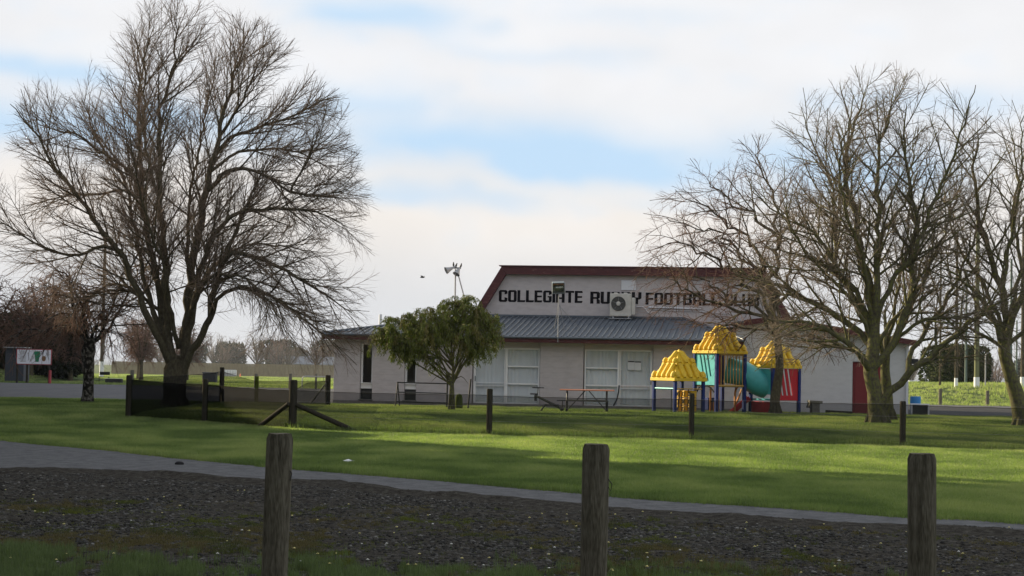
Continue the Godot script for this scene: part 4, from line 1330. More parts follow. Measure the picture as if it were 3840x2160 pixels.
func build_clubhouse() -> void:
	var c := thing("clubhouse", "low grey clubhouse with maroon fascia, blue iron roof and black block lettering", "building", HOUSE, -YAW)
	# local axes: x along the front, z towards the lawn; y from the paving
	var top := 2.68
	for q in [[-7.0, -5.95], [-5.45, -4.18], [-3.70, -1.5], [1.15, 2.82], [5.5, 8.6]]:
		var bay_wall := box_part(c, "wall_panel", Vector3((q[0] + q[1]) / 2, 0.2 + (top - 0.2) / 2, -0.13), Vector3(q[1] - q[0] - 0.01, top - 0.2, 0.22), M.wall, 0.0)
		# painted block courses, each a little proud of the mortar line between them
		for k in 12:
			var course := MB.new()
			var yy := 0.2 + k * 0.2067
			course.box(Vector3((q[0] + q[1]) / 2, yy + 0.1033, -0.0125 + 0.0012 * sin(k * 2.7 + q[0])), Vector3(q[1] - q[0], 0.2055, 0.025), 0.004)
			part(bay_wall, "block_course", course, M.wall)
	box_part(c, "plinth", Vector3(0.8, 0.1, -0.1), Vector3(15.64, 0.2, 0.26), M.concrete, 0.01)
	# narrow windows over dark vents
	for u in [-5.7, -3.94]:
		var w := 0.5 if u < -5.0 else 0.48
		box_part(c, "lintel", Vector3(u, 2.55, -0.2), Vector3(w - 0.004, 0.26, 0.12), M.wall, 0.004)
		var win := box_part(c, "window", Vector3(u, 0.775, -0.2), Vector3(w - 0.006, 0.2, 0.12), M.frame, 0.004)
		box_part(win, "sill", Vector3(u, 0.888, -0.125), Vector3(w - 0.02, 0.03, 0.14), M.frame, 0.004)
		for s in [-1, 1]:
			box_part(win, "frame", Vector3(u + s * (w / 2 - 0.04), 1.662, -0.2), Vector3(0.065, 1.516, 0.1), M.frame, 0.004)
		box_part(win, "frame", Vector3(u, 2.405, -0.2), Vector3(w - 0.15, 0.03, 0.1), M.frame, 0.004)
		box_part(win, "pane", Vector3(u, 1.646, -0.2), Vector3(w - 0.16, 1.48, 0.008), M.glass, 0.0)
		var v := box_part(c, "vent", Vector3(u, 0.445, -0.22), Vector3(w - 0.02, 0.44, 0.04), M.vent, 0.004)
		for k in 6:
			box_part(v, "louvre", Vector3(u, 0.26 + k * 0.07, -0.185), Vector3(w - 0.06, 0.03, 0.025), M.vent, 0.004)
		box_part(c, "ledge", Vector3(u, 0.235, -0.06), Vector3(w + 0.08, 0.04, 0.24), M.concrete, 0.006)
	# two wide glazed bays with drawn curtains; the door leaf is on the side given
	for q in [[-1.5, 1.15, -1], [2.82, 5.5, 1]]:
		var u0: float = q[0] + 0.03
		var u1: float = q[1] - 0.03
		var m := (u0 + u1) / 2.0
		box_part(c, "lintel", Vector3(m, 2.515, -0.2), Vector3(u1 - u0 + 0.056, 0.33, 0.12), M.wall, 0.004)
		box_part(c, "step", Vector3(m, 0.1, 0.16), Vector3(u1 - u0 + 0.3, 0.19, 0.25), M.concrete, 0.01)
		var bay := box_part(c, "glazed_bay", Vector3(m, 2.325, -0.19), Vector3(u1 - u0, 0.05, 0.1), M.frame, 0.006)
		box_part(bay, "frame", Vector3(m, 0.225, -0.19), Vector3(u1 - u0, 0.05, 0.1), M.frame, 0.006)
		for x in [u0 + 0.03, m, u1 - 0.03]:
			box_part(bay, "frame", Vector3(x, 1.275, -0.19), Vector3(0.075 if x == m else 0.055, 2.05, 0.1), M.frame, 0.006)
		var ws: float = m if q[2] < 0 else u0
		var we: float = u1 if q[2] < 0 else m
		for y in [0.975, 1.645]:
			box_part(bay, "transom", Vector3((ws + we) / 2, y, -0.185), Vector3(we - ws - 0.075, 0.055, 0.07), M.frame, 0.006)
		var ds: float = u0 if q[2] < 0 else m
		var de: float = m if q[2] < 0 else u1
		for y in [0.885, 1.0]:
			box_part(bay, "rail", Vector3((ds + de) / 2, y, -0.19), Vector3(de - ds - 0.12, 0.022, 0.05), M.frame, 0.004)
		for s in [-1, 1]:
			box_part(bay, "stile", Vector3((ds + de) / 2 + s * ((de - ds) / 2 - 0.07), 1.275, -0.185), Vector3(0.04, 2.04, 0.05), M.frame, 0.004)
		if q[2] < 0:
			rod_part(bay, "door_handle", Vector3(ds + 0.075, 1.05, -0.13), Vector3(ds + 0.075, 1.25, -0.13), 0.014, M.black_steel)
		else:
			rod_part(bay, "door_handle", Vector3(de - 0.055, 1.05, -0.13), Vector3(de - 0.055, 1.25, -0.13), 0.014, M.black_steel)
		for x in [[u0 + 0.06, m - 0.04], [m + 0.04, u1 - 0.06]]:
			box_part(bay, "pane", Vector3((x[0] + x[1]) / 2, 1.275, -0.205), Vector3(x[1] - x[0], 2.04, 0.008), M.glass, 0.0)
			# curtains hang in soft folds behind the glass
			var cu := MB.new()
			var n := 60
			for i in n:
				var xa := lerpf(x[0] - 0.02, x[1] + 0.02, float(i) / n)
				var xb := lerpf(x[0] - 0.02, x[1] + 0.02, float(i + 1) / n)
				var za := -0.27 + 0.009 * sin(xa * 34.0 + sin(xa * 7.0) * 2.0) + 0.02 * wob.get_noise_1d(xa * 60.0)
				var zb := -0.27 + 0.009 * sin(xb * 34.0 + sin(xb * 7.0) * 2.0) + 0.02 * wob.get_noise_1d(xb * 60.0)
				var lift := 0.05 * absf(wob.get_noise_1d(xa * 25.0 + 500.0))
				cu.quad(Vector3(xa, 2.3, za), Vector3(xb, 2.3, zb), Vector3(xb, 0.24 + lift, zb * 0.96 - 0.012), Vector3(xa, 0.24 + lift, za * 0.96 - 0.012))
			part(bay, "curtain", cu, M.curtain)
		if q[2] > 0:
			for k in 2:
				var x0 := 4.52 + k * 0.26
				var nt := box_part(bay, "notice", Vector3(x0 + 0.12, 1.75 - 0.01 * k, -0.196), Vector3(0.245, 0.3, 0.004), M.paper, 0.0)
				nt.rotation.z = 0.0
				box_part(nt, "heading", Vector3(x0 + 0.12, 1.915 - 0.01 * k, -0.192), Vector3(0.24, 0.042, 0.004), M.ink, 0.0)
		# a grey hose hangs beside the second bay
	path_part(c, "hose", [Vector3(4.22, 1.0, 0.03), Vector3(4.2, 0.75, 0.04), Vector3(4.14, 0.45, 0.06), Vector3(4.02, 0.22, 0.1)], 0.028, M.black_steel, 8)
	# the closed box behind the front: side, back and inner floor
	box_part(c, "side_wall", Vector3(-6.875, 1.34, -9.4), Vector3(0.25, 2.68, 18.25), M.wall, 0.01)
	box_part(c, "rear_wall", Vector3(1.0, 1.9, -18.4), Vector3(15.4, 3.8, 0.2), M.wall, 0.01)
	box_part(c, "inner_floor", Vector3(1.0, 0.03, -9.3), Vector3(15.4, 0.06, 18.0), M.room_floor, 0.0)
	box_part(c, "inner_wall", Vector3(0.9, 1.4, -3.5), Vector3(15.2, 2.6, 0.1), M.room_wall, 0.0)
	box_part(c, "ceiling", Vector3(0.9, 2.72, -2.0), Vector3(15.3, 0.06, 3.9), M.room_wall, 0.0)

	# the lean-to roof with hipped ends
	var ev := 2.79
	var rise := 3.68
	var rf := MB.new()
	var a := Vector3(-7.4, ev, 0.5)
	var b2 := Vector3(8.95, ev, 0.5)
	var d := Vector3(6.4, rise, -4.5)
	var e2 := Vector3(-2.4, rise, -4.5)
	rf.quad_out(a, b2, d, e2, Vector3(0, 0, -4))
	rf.quad_out(a, e2, Vector3(-2.4, rise, -18.4), Vector3(-7.4, ev, -18.6), Vector3(0, 0, -4))
	rf.tri_out(b2, Vector3(8.95, ev, -4.5), d, Vector3(0, 0, -4))
	# underside
	var dn := Vector3(0, -0.05, 0)
	rf.quad_out(a + dn, b2 + dn, d + dn, e2 + dn, Vector3(0, 9, -4))
	rf.quad_out(a + dn, e2 + dn, Vector3(-2.4, rise - 0.05, -18.4), Vector3(-7.4, ev - 0.05, -18.6), Vector3(0, 9, -4))
	rf.tri_out(b2 + dn, Vector3(8.95, ev - 0.05, -4.5), d + dn, Vector3(0, 9, -4))
	rf.quad_out(a, b2, b2 + dn, a + dn, Vector3(0, ev, -4))
	var roof := part(c, "roof", rf, M.roof)
	# raised ribs up the slope, clipped where the hips cut them
	var slope := (rise - ev) / 5.0
	var u := -7.3
	while u < 8.9:
		var run := 5.0
		if u < -2.4:
			run = minf(run, (u + 7.4))
		if u > 6.4:
			run = minf(run, (8.95 - u) / 2.55 * 5.0)
		if run > 0.15:
			var rb := MB.new()
			var s := 0.03
			var hh := 0.05
			var p := Vector3(u, ev + 0.001, 0.51)
			var q := Vector3(u, ev + 0.001 + slope * run, 0.51 - run)
			rb.quad_out(p + Vector3(-s, 0, 0), p + Vector3(-s * 0.6, hh, 0), q + Vector3(-s * 0.6, hh, 0), q + Vector3(-s, 0, 0), p.lerp(q, 0.5))
			rb.quad_out(p + Vector3(s, 0, 0), p + Vector3(s * 0.6, hh, 0), q + Vector3(s * 0.6, hh, 0), q + Vector3(s, 0, 0), p.lerp(q, 0.5))
			rb.quad_out(p + Vector3(-s * 0.6, hh, 0), p + Vector3(s * 0.6, hh, 0), q + Vector3(s * 0.6, hh, 0), q + Vector3(-s * 0.6, hh, 0), p.lerp(q, 0.5))
			rb.quad_out(p + Vector3(-s, 0, 0), p + Vector3(s, 0, 0), p + Vector3(s * 0.6, hh, 0), p + Vector3(-s * 0.6, hh, 0), p.lerp(q, 0.5))
			part(roof, "rib", rb, M.roof)
		u += 0.222
	for q in [[a, e2], [b2, d]]:
		rod_part(roof, "hip_cap", q[0] + Vector3(0, 0.02, 0), q[1] + Vector3(0, 0.02, 0), 0.06, M.roof, 8)
	box_part(roof, "flashing", Vector3(2.0, rise + 0.05, -4.46), Vector3(8.8, 0.09, 0.05), M.roof, 0.004)
	# the boxed eave: maroon fascia, then the soffit
	box_part(c, "fascia", Vector3(0.78, 2.675, 0.47), Vector3(16.3, 0.21, 0.035), M.maroon, 0.006)
	box_part(c, "fascia", Vector3(-7.39, 2.695, -9.0), Vector3(0.035, 0.17, 18.9), M.maroon, 0.006)
	box_part(c, "soffit", Vector3(0.78, 2.6, 0.22), Vector3(16.2, 0.02, 0.46), M.maroon, 0.0)
	rod_part(c, "gutter", Vector3(-7.35, 2.765, 0.53), Vector3(8.93, 2.765, 0.53), 0.045, M.roof, 8)

	# the tall hall behind, its end wall shaped like a clipped gable
	var y0 := 3.4
	var hall := poly([-2.2, y0, 10.55, y0, 10.55, 3.9, 9.46, 5.7, -1.13, 5.7, -2.2, 3.85])
	var hb := MB.new()
	hb.prism(hall, -18.4, -4.5)
	var hw := part(c, "hall", hb, M.wall)
	# maroon barge boards around the end wall, standing proud of it
	var bg := [[[-1.13, 5.74, 9.46, 5.74, 9.3, 5.42, -0.95, 5.42], "barge_board"], [[-1.135, 5.74, -0.955, 5.418, -2.0, 3.7, -2.36, 3.7], "barge_board"], [[9.465, 5.74, 9.305, 5.418, 10.35, 3.7, 10.7, 3.7], "barge_board"]]
	for k in bg.size():
		var bb := MB.new()
		bb.prism(poly(bg[k][0]), -4.49, -4.26 + 0.003 * k)
		part(hw, bg[k][1], bb, M.maroon)
	var cap := MB.new()
	cap.box(Vector3(4.16, 5.765, -11.3), Vector3(10.8, 0.045, 14.2), 0.01)
	part(hw, "roof_cap", cap, M.maroon)
	write_word(hw, "COLLEGIATE", -1.27, 2.2, 4.29, 0.49, -4.499)
	write_word(hw, "RUGBY", 2.51, 4.6, 4.27, 0.49, -4.499)
	write_word(hw, "FOOTBALL", 4.77, 7.75, 4.26, 0.49, -4.499)
	write_word(hw, "CLUB", 7.98, 9.35, 4.25, 0.49, -4.499)
	box_part(hw, "cover_plate", Vector3(4.07, 5.035, -4.48), Vector3(0.6, 0.4, 0.03), M.pipe_white, 0.006)
	rod_part(hw, "pipe", Vector3(4.9, 4.15, -4.45), Vector3(7.0, 4.11, -4.45), 0.036, M.pipe_white, 8)
	path_part(hw, "pipe", [Vector3(4.4, 4.16, -4.42), Vector3(4.66, 4.17, -4.44), Vector3(4.78, 4.08, -4.43), Vector3(4.85, 3.96, -4.42), Vector3(4.98, 3.9, -4.42), Vector3(5.06, 3.98, -4.44)], 0.022, M.pipe_white, 8)
	path_part(hw, "pipe", [Vector3(5.05, 4.07, -4.46), Vector3(5.9, 4.03, -4.46), Vector3(6.9, 4.02, -4.46), Vector3(8.2, 3.93, -4.46)], 0.012, M.pipe_white, 6)

	# the white wing at the right with its low gable and red door
	var wg := MB.new()
	wg.prism(poly([8.61, 0.0, 12.98, 0.0, 12.98, 3.14, 10.1, 3.6, 8.61, 3.38]), -0.75, -0.5)
	var wing := part(c, "wing", wg, M.wall_white)
	wg = MB.new()
	wg.prism(poly([12.982, 2.08, 14.26, 2.08, 14.26, 2.95, 12.982, 3.14]), -0.75, -0.5)
	part(wing, "wall_panel", wg, M.wall_white)
	wg = MB.new()
	wg.prism(poly([14.262, 0.0, 15.05, 0.0, 15.05, 2.8, 14.262, 2.95]), -0.75, -0.5)
	part(wing, "wall_panel", wg, M.wall_white)
	box_part(wing, "side_wall", Vector3(14.92, 1.4, -9.6), Vector3(0.25, 2.8, 17.6), M.wall_white, 0.01)
	box_part(wing, "rear_wall", Vector3(11.8, 1.6, -18.4), Vector3(6.2, 3.2, 0.2), M.wall_white, 0.01)
	wg = MB.new()
	wg.prism(poly([10.1, 3.72, 15.42, 2.87, 15.42, 2.8, 10.1, 3.65, 8.4, 3.42, 8.4, 3.48]), -18.7, -0.2)
	part(wing, "roof", wg, M.roof)
	wg = MB.new()
	wg.prism(poly([10.1, 3.74, 15.44, 2.885, 15.44, 2.68, 10.1, 3.53]), -0.2, -0.16)
	part(wing, "barge_board", wg, M.maroon)
	wg = MB.new()
	wg.prism(poly([8.9, 3.57, 10.098, 3.738, 10.098, 3.53, 8.9, 3.36]), -0.2, -0.16)
	part(wing, "barge_board", wg, M.maroon)
	var door := box_part(wing, "door", Vector3(13.62, 1.03, -0.62), Vector3(1.26, 2.05, 0.08), M.red_door, 0.008)
	rod_part(door, "handle", Vector3(14.1, 1.0, -0.55), Vector3(14.1, 1.14, -0.55), 0.015, M.galv)
	for s in [-1, 1]:
		box_part(door, "panel", Vector3(13.62 + s * 0.3, 1.03, -0.572), Vector3(0.5, 1.85, 0.02), M.red_door, 0.008)
	box_part(wing, "vent", Vector3(11.45, 2.92, -0.48), Vector3(0.2, 0.16, 0.05), M.fan_dark, 0.01)
	rod_part(wing, "downpipe", Vector3(14.98, 0.05, -0.44), Vector3(14.98, 2.7, -0.44), 0.04, M.pipe_white, 8)
	box_part(wing, "floodlight", Vector3(15.28, 2.12, -0.6), Vector3(0.26, 0.2, 0.16), M.black_steel, 0.02)
	rod_part(wing, "bracket", Vector3(15.04, 1.98, -0.6), Vector3(15.3, 1.98, -0.6), 0.025, M.black_steel, 6)
	rod_part(c, "flue", bp_local(-5.55, 3.0, -1.6), bp_local(-5.55, 3.62, -1.6), 0.06, M.white_paint, 12)


func bp_local(u: float, y: float, z: float) -> Vector3:
	return Vector3(u, y, z)


func build_roof_things() -> void:
	# the heat pump on the iron roof
	var t := thing("heat_pump", "cream heat pump unit with a round fan standing on the iron roof", "heat pump", bp(3.85, 3.66, 4.05), -YAW)
	box_part(t, "casing", Vector3(-0.04, 0.55, 0), Vector3(0.86, 0.92, 0.32), M.cream_metal, 0.02)
	box_part(t, "side_cover", Vector3(0.47, 0.5, 0), Vector3(0.15, 0.7, 0.28), M.cream_metal, 0.02)
	for x in [-0.25, 0.15]:
		box_part(t, "cap", Vector3(x, 1.03, 0), Vector3(0.14, 0.05, 0.2), M.cream_metal, 0.015)
	var fan := MB.new()
	fan.lathe(PackedVector2Array([Vector2(0.0, 0.0), Vector2(0.25, 0.0), Vector2(0.27, 0.02), Vector2(0.29, 0.02), Vector2(0.295, 0.0)]), 28, Transform3D(Basis(Vector3.RIGHT, PI / 2), Vector3(-0.12, 0.6, 0.165)))
	var f := part(t, "fan", fan, M.fan_dark)
	var hub := MB.new()
	hub.lathe(PackedVector2Array([Vector2(0.09, 0.0), Vector2(0.09, 0.03), Vector2(0.07, 0.045), Vector2(0.0, 0.05)]), 18, Transform3D(Basis(Vector3.RIGHT, PI / 2), Vector3(-0.12, 0.6, 0.166)))
	part(f, "hub", hub, M.cream_metal)
	for k in 5:
		var a := TAU * k / 5.0 + 0.3
		rod_part(f, "blade", Vector3(-0.12 + cos(a) * 0.09, 0.6 + sin(a) * 0.09, 0.178), Vector3(-0.12 + cos(a) * 0.25, 0.6 + sin(a) * 0.25, 0.178), 0.008, M.galv, 6)
	for k in 5:
		var ring := PackedVector3Array()
		var rr := PackedFloat32Array()
		for j in 25:
			var a := TAU * j / 24.0
			var r := 0.115 + k * 0.034
			ring.append(Vector3(-0.12 + cos(a) * r, 0.6 + sin(a) * r, 0.19))
			rr.append(0.004)
		var g := MB.new()
		g.tube(ring, rr, 4, false)
		part(f, "guard_ring", g, M.fan_dark)
	for x in [-0.33, 0.3]:
		box_part(t, "foot", Vector3(x, 0.045, 0.0), Vector3(0.06, 0.09, 0.34), M.galv, 0.005)
	rod_part(t, "rail", Vector3(-0.5, 0.0, 0.16), Vector3(0.4, 0.0, 0.16), 0.018, M.galv, 6)

	# floodlight on a stayed pole at the eave
	t = thing("floodlight_mast", "square floodlight on a stayed thin pole at the roof edge", "floodlight", bp(1.9, 2.6, -0.56), -YAW)
	rod_part(t, "pole", Vector3(0, 0, 0), Vector3(0, 1.85, 0), 0.017, M.galv, 10)
	rod_part(t, "stay", Vector3(0, 1.42, 0), Vector3(-0.42, 0.55, -2.0), 0.012, M.galv, 6)
	rod_part(t, "stay", Vector3(0, 1.42, 0), Vector3(0.62, 0.52, -1.9), 0.009, M.galv, 6)
	rod_part(t, "stay", Vector3(0.05, 1.42, 0), Vector3(0.1, 0.4, -1.2), 0.009, M.galv, 6)
	var head := MB.new()
	var hx := Transform3D(Basis(Vector3.RIGHT, 0.25) * Basis(Vector3.UP, 0.2), Vector3(-0.02, 2.08, 0.0))
	for s in [[Vector3(0, 0.2, 0), Vector3(0.46, 0.03, 0.3)], [Vector3(0, -0.2, 0), Vector3(0.46, 0.03, 0.3)], [Vector3(-0.22, 0, 0), Vector3(0.03, 0.37, 0.3)], [Vector3(0.22, 0, 0), Vector3(0.03, 0.37, 0.3)], [Vector3(0, 0, -0.13), Vector3(0.41, 0.37, 0.03)]]:
		head.box(hx * (s[0] as Vector3), s[1], 0.006, hx.basis)
	var hd := part(t, "housing", head, M.lamp_grey)
	var refl := MB.new()
	refl.tube(PackedVector3Array([hx * Vector3(-0.1, 0.0, -0.03), hx * Vector3(0.19, 0.0, -0.03)]), PackedFloat32Array([0.05, 0.05]), 12)
	part(hd, "reflector", refl, M.reflector)
	refl = MB.new()
	refl.box(hx * Vector3(0, 0, 0.135), Vector3(0.4, 0.36, 0.006), 0.0, hx.basis)
	part(hd, "pane", refl, M.glass)
	box_part(t, "yoke", Vector3(0, 1.86, 0), Vector3(0.3, 0.03, 0.05), M.lamp_grey, 0.006)

	# horn loudspeakers on a pole behind the roof
	t = thing("loudspeaker_mast", "pole with two grey horn loudspeakers above the roof", "loudspeaker", Vector3(-2.42, 0.07, -80))
	rod_part(t, "pole", Vector3(0.02, 0, 0), Vector3(-0.02, 5.78, 0), 0.05, M.galv, 10, 0.035)
	rod_part(t, "strut", Vector3(0.55, 4.0, 0), Vector3(0.11, 5.52, 0), 0.03, M.galv, 8)
	rod_part(t, "crossbar", Vector3(-0.14, 5.83, 0), Vector3(0.22, 5.83, 0), 0.03, M.black_steel, 8)
	for q in [[Vector3(-0.08, 5.86, 0.0), Vector3(-0.42, 5.7, 0.12)], [Vector3(0.16, 5.84, 0.0), Vector3(0.02, 5.55, 0.14)]]:
		var p: Vector3 = q[0]
		var m: Vector3 = q[1]
		var horn := MB.new()
		var pts := PackedVector3Array()
		for k in 6:
			pts.append(p.lerp(m, k / 5.0))
		horn.tube(pts, PackedFloat32Array([0.045, 0.055, 0.075, 0.1, 0.13, 0.165]), 14, false)
		horn.tube(PackedVector3Array([p - (m - p) * 0.25, p]), PackedFloat32Array([0.05, 0.05]), 12)
		part(t, "horn", horn, M.galv)
	# birds
	var bl := ["small dark bird perched on the tip of the far loudspeaker horn", "small dark bird perched in the middle of the loudspeaker mast", "small dark bird perched at the end of the loudspeaker crossbar"]
	var at := [Vector3(-2.53, 5.98, -80), Vector3(-2.42, 5.94, -80), Vector3(-2.21, 5.94, -80)]
	for k in 3:
		var w := thing("bird", bl[k], "bird", at[k], k * 70.0)
		var body := MB.new()
		body.lathe(PackedVector2Array([Vector2(0.002, -0.075), Vector2(0.03, -0.05), Vector2(0.043, 0.0), Vector2(0.035, 0.05), Vector2(0.022, 0.075), Vector2(0.027, 0.095), Vector2(0.018, 0.12), Vector2(0.001, 0.128)]), 12, Transform3D(Basis(Vector3.RIGHT, 0.35), Vector3(0, 0.05, 0)))
		body.tube(PackedVector3Array([Vector3(0, -0.02, -0.02), Vector3(0, -0.09, -0.06)]), PackedFloat32Array([0.018, 0.01]), 6)
		body.tube(PackedVector3Array([Vector3(0, 0.15, 0.06), Vector3(0, 0.147, 0.085)]), PackedFloat32Array([0.006, 0.001]), 5)
		part(w, "body", body, M.bird)
	var fl := thing("bird", "small dark bird flying beside the loudspeaker mast", "bird", Vector3(-2.88, 4.5, -60), 60.0)
	var bb := MB.new()
	bb.tube(PackedVector3Array([Vector3(0, 0, -0.09), Vector3(0, 0, -0.04), Vector3(0, 0.005, 0.02), Vector3(0, 0.01, 0.06), Vector3(0, 0.012, 0.085)]), PackedFloat32Array([0.012, 0.02, 0.028, 0.018, 0.004]), 8)
	for s in [-1.0, 1.0]:
		for o in [0.0, 0.004]:
			bb.quad(Vector3(0.01 * s, 0.01 - o, 0.04), Vector3(0.07 * s, 0.055 - o, 0.03), Vector3(0.11 * s, 0.05 - o, -0.02), Vector3(0.01 * s, 0.01 - o, -0.03))
	part(fl, "body", bb, M.bird)


func post_mesh(hgt: float, r: float, seed_: int, lean := Vector2.ZERO) -> ArrayMesh:
	# a round fence post with a worn chamfered top and slightly uneven sides
	var b := MB.new()
	var sides := 18
	var ys := [-0.1, 0.0]
	var n := 9
	for k in n:
		ys.append(hgt * (k + 1) / n - (0.03 if k == n - 1 else 0.0))
	ys.append(hgt)
	for i in ys.size():
		var y: float = ys[i]
		var f := y / hgt
		var rr := r * (1.0 if i < ys.size() - 1 else 0.86)
		for k in sides:
			var a := TAU * k / sides
			var o := Vector3(cos(a), 0, sin(a))
			var q := rr * (1.0 + 0.035 * wob.get_noise_2d(cos(a) * 60.0 + seed_ * 50.0, sin(a) * 60.0) + 0.02 * wob.get_noise_2d(a * 30.0 + seed_, y * 60.0))
			b.v.append(Vector3(lean.x * f, y + (0.006 * wob.get_noise_2d(k * 30.0, seed_ * 9.0) if i == ys.size() - 1 else 0.0), lean.y * f) + o * q)
			b.n.append(o)
	for i in ys.size() - 1:
		for k in sides:
			var a := i * sides + k
			var c := i * sides + (k + 1) % sides
			b.ix.append(a); b.ix.append(c); b.ix.append(c + sides)
			b.ix.append(a); b.ix.append(c + sides); b.ix.append(a + sides)
	var t0 := (ys.size() - 1) * sides
	var ctr := Vector3(lean.x, hgt + 0.004, lean.y)
	for k in sides:
		b.tri_out(b.v[t0 + k], b.v[t0 + (k + 1) % sides], ctr, Vector3(0, 0, 0))
	return b.mesh()


func net_panel(parent: Node, p: Vector3, q: Vector3, h0: float, h1: float, mat: Material, sag: float) -> void:
	var b := MB.new()
	var n := 22
	var m := 5
	for j in m + 1:
		for i in n + 1:
			var f := float(i) / n
			var base := p.lerp(q, f)
			var gy := ground_at(base.x, -base.z)
			var hh := lerpf(h0, h1, f) - sag * 4.0 * f * (1.0 - f) + 0.012 * wob.get_noise_2d(base.x * 80.0, base.z * 80.0)
			b.v.append(Vector3(base.x, gy - 0.01 + hh * j / m, base.z + 0.02 * wob.get_noise_2d(base.x * 30.0 + j * 20.0, 5.0)))
			b.n.append(Vector3(0, 0, 1))
	for j in m:
		for i in n:
			var a := j * (n + 1) + i
			b.ix.append(a); b.ix.append(a + n + 1); b.ix.append(a + n + 2)
			b.ix.append(a); b.ix.append(a + n + 2); b.ix.append(a + 1)
	var o := part(parent, "netting", b, mat)
	var line := PackedVector3Array()
	var rr := PackedFloat32Array()
	for i in n + 1:
		line.append(b.v[m * (n + 1) + i])
		rr.append(0.006)
	var w := MB.new()
	w.tube(line, rr, 4, false)
	part(o, "edge_cord", w, M.post_dark)


func build_fences() -> void:
	# three weathered posts in the foreground
	var lab := ["thick weathered wooden post in the foreground, the one farthest left", "thick weathered wooden post in the foreground, the middle one of three", "thick weathered wooden post in the foreground, the one farthest right"]
	var spots := [[-1.285, 10.5, 1.215, 0.0745, Vector2(0.02, 0)], [0.49, 10.5, 1.19, 0.0765, Vector2(0.005, 0)], [2.24, 10.15, 1.187, 0.0775, Vector2(-0.012, 0)]]
	for k in 3:
		var q: Array = spots[k]
		var t := thing("wooden_post", lab[k], "post", Vector3(q[0] - (q[4] as Vector2).x, 0.0, -q[1]), k * 50.0, "foreground posts")
		t.rotation_degrees.y = 0.0
		put(t, "shaft", post_mesh(q[2], q[3], k + 3, q[4]), M.post)
		if k < 2:
			path_part(t, "wire_staple", [Vector3(0.072, q[2] - 0.19, 0.03), Vector3(0.095, q[2] - 0.22, 0.03), Vector3(0.088, q[2] - 0.26, 0.03), Vector3(0.074, q[2] - 0.235, 0.03)], 0.003, M.black_steel, 5)

	# the netted fence along the foot of the bank
	var f := thing("netted_fence", "low netted fence on dark posts along the bank below the clubhouse", "fence", Vector3.ZERO)
	var line := [[-5.36, 46.26, 1.22, 0.1], [-0.48, 44.67, 1.125, 0.072], [4.31, 44.28, 1.115, 0.066], [8.94, 42.52, 1.05, 0.07], [14.2, 41.2, 1.1, 0.07]]
	for k in line.size():
		var q: Array = line[k]
		var g := ground_at(q[0], q[1])
		var o := put(f, "post", post_mesh(q[2], q[3], k + 11), M.post_dark)
		o.position = Vector3(q[0], g, -q[1])
		if k > 0:
			var p: Array = line[k - 1]
			net_panel(f, Vector3(p[0], 0, -p[1]), Vector3(q[0], 0, -q[1]), 0.97, 0.99, M.net, 0.02)
			for y in [0.35, 0.7, 0.98]:
				rod_part(f, "wire", Vector3(p[0], y, -p[1] + 0.03), Vector3(q[0], y, -q[1] + 0.03), 0.002, M.wire, 4)
	# two long braces against the strainer post
	rod_part(f, "brace", Vector3(-5.46, 0.64, -46.2), Vector3(-6.3, 0.02, -46.9), 0.055, M.post_dark, 10, 0.06)
	rod_part(f, "brace", Vector3(-5.26, 0.62, -46.2), Vector3(-3.72, 0.0, -45.66), 0.06, M.post_dark, 10, 0.065)

	# the enclosure round the big tree
	f = thing("netted_enclosure", "dark netted enclosure fence around the foot of the big tree", "fence", Vector3.ZERO)
	var ring := [[-5.36, 46.26], [-7.88, 48.36], [-10.13, 49.73], [-10.3, 66.8], [-9.0, 66.4], [-6.24, 64.06], [-5.36, 46.26]]
	var tops := [1.2, 1.12, 1.12, 1.27, 0.98, 1.08, 1.2]
	var nets := [0.97, 0.99, 1.02, 1.14, 0.82, 0.9, 0.97]
	var rads := [0.0, 0.075, 0.082, 0.085, 0.07, 0.09, 0.0]
	for k in range(1, ring.size()):
		var p: Array = ring[k - 1]
		var q: Array = ring[k]
		if k < ring.size() - 1:
			var o := put(f, "post", post_mesh(tops[k], rads[k], k + 31), M.post_moss if k == 4 else M.post_dark)
			o.position = Vector3(q[0], ground_at(q[0], q[1]), -q[1])
		net_panel(f, Vector3(p[0], 0, -p[1]), Vector3(q[0], 0, -q[1]), nets[k - 1], nets[k], M.net_thick if k < 3 else M.net, 0.02 if k != 3 else 0.06)
	rod_part(f, "brace", Vector3(-6.3, 1.0, -64.0), Vector3(-6.9, 0.2, -64.2), 0.03, M.grey_wood, 8)


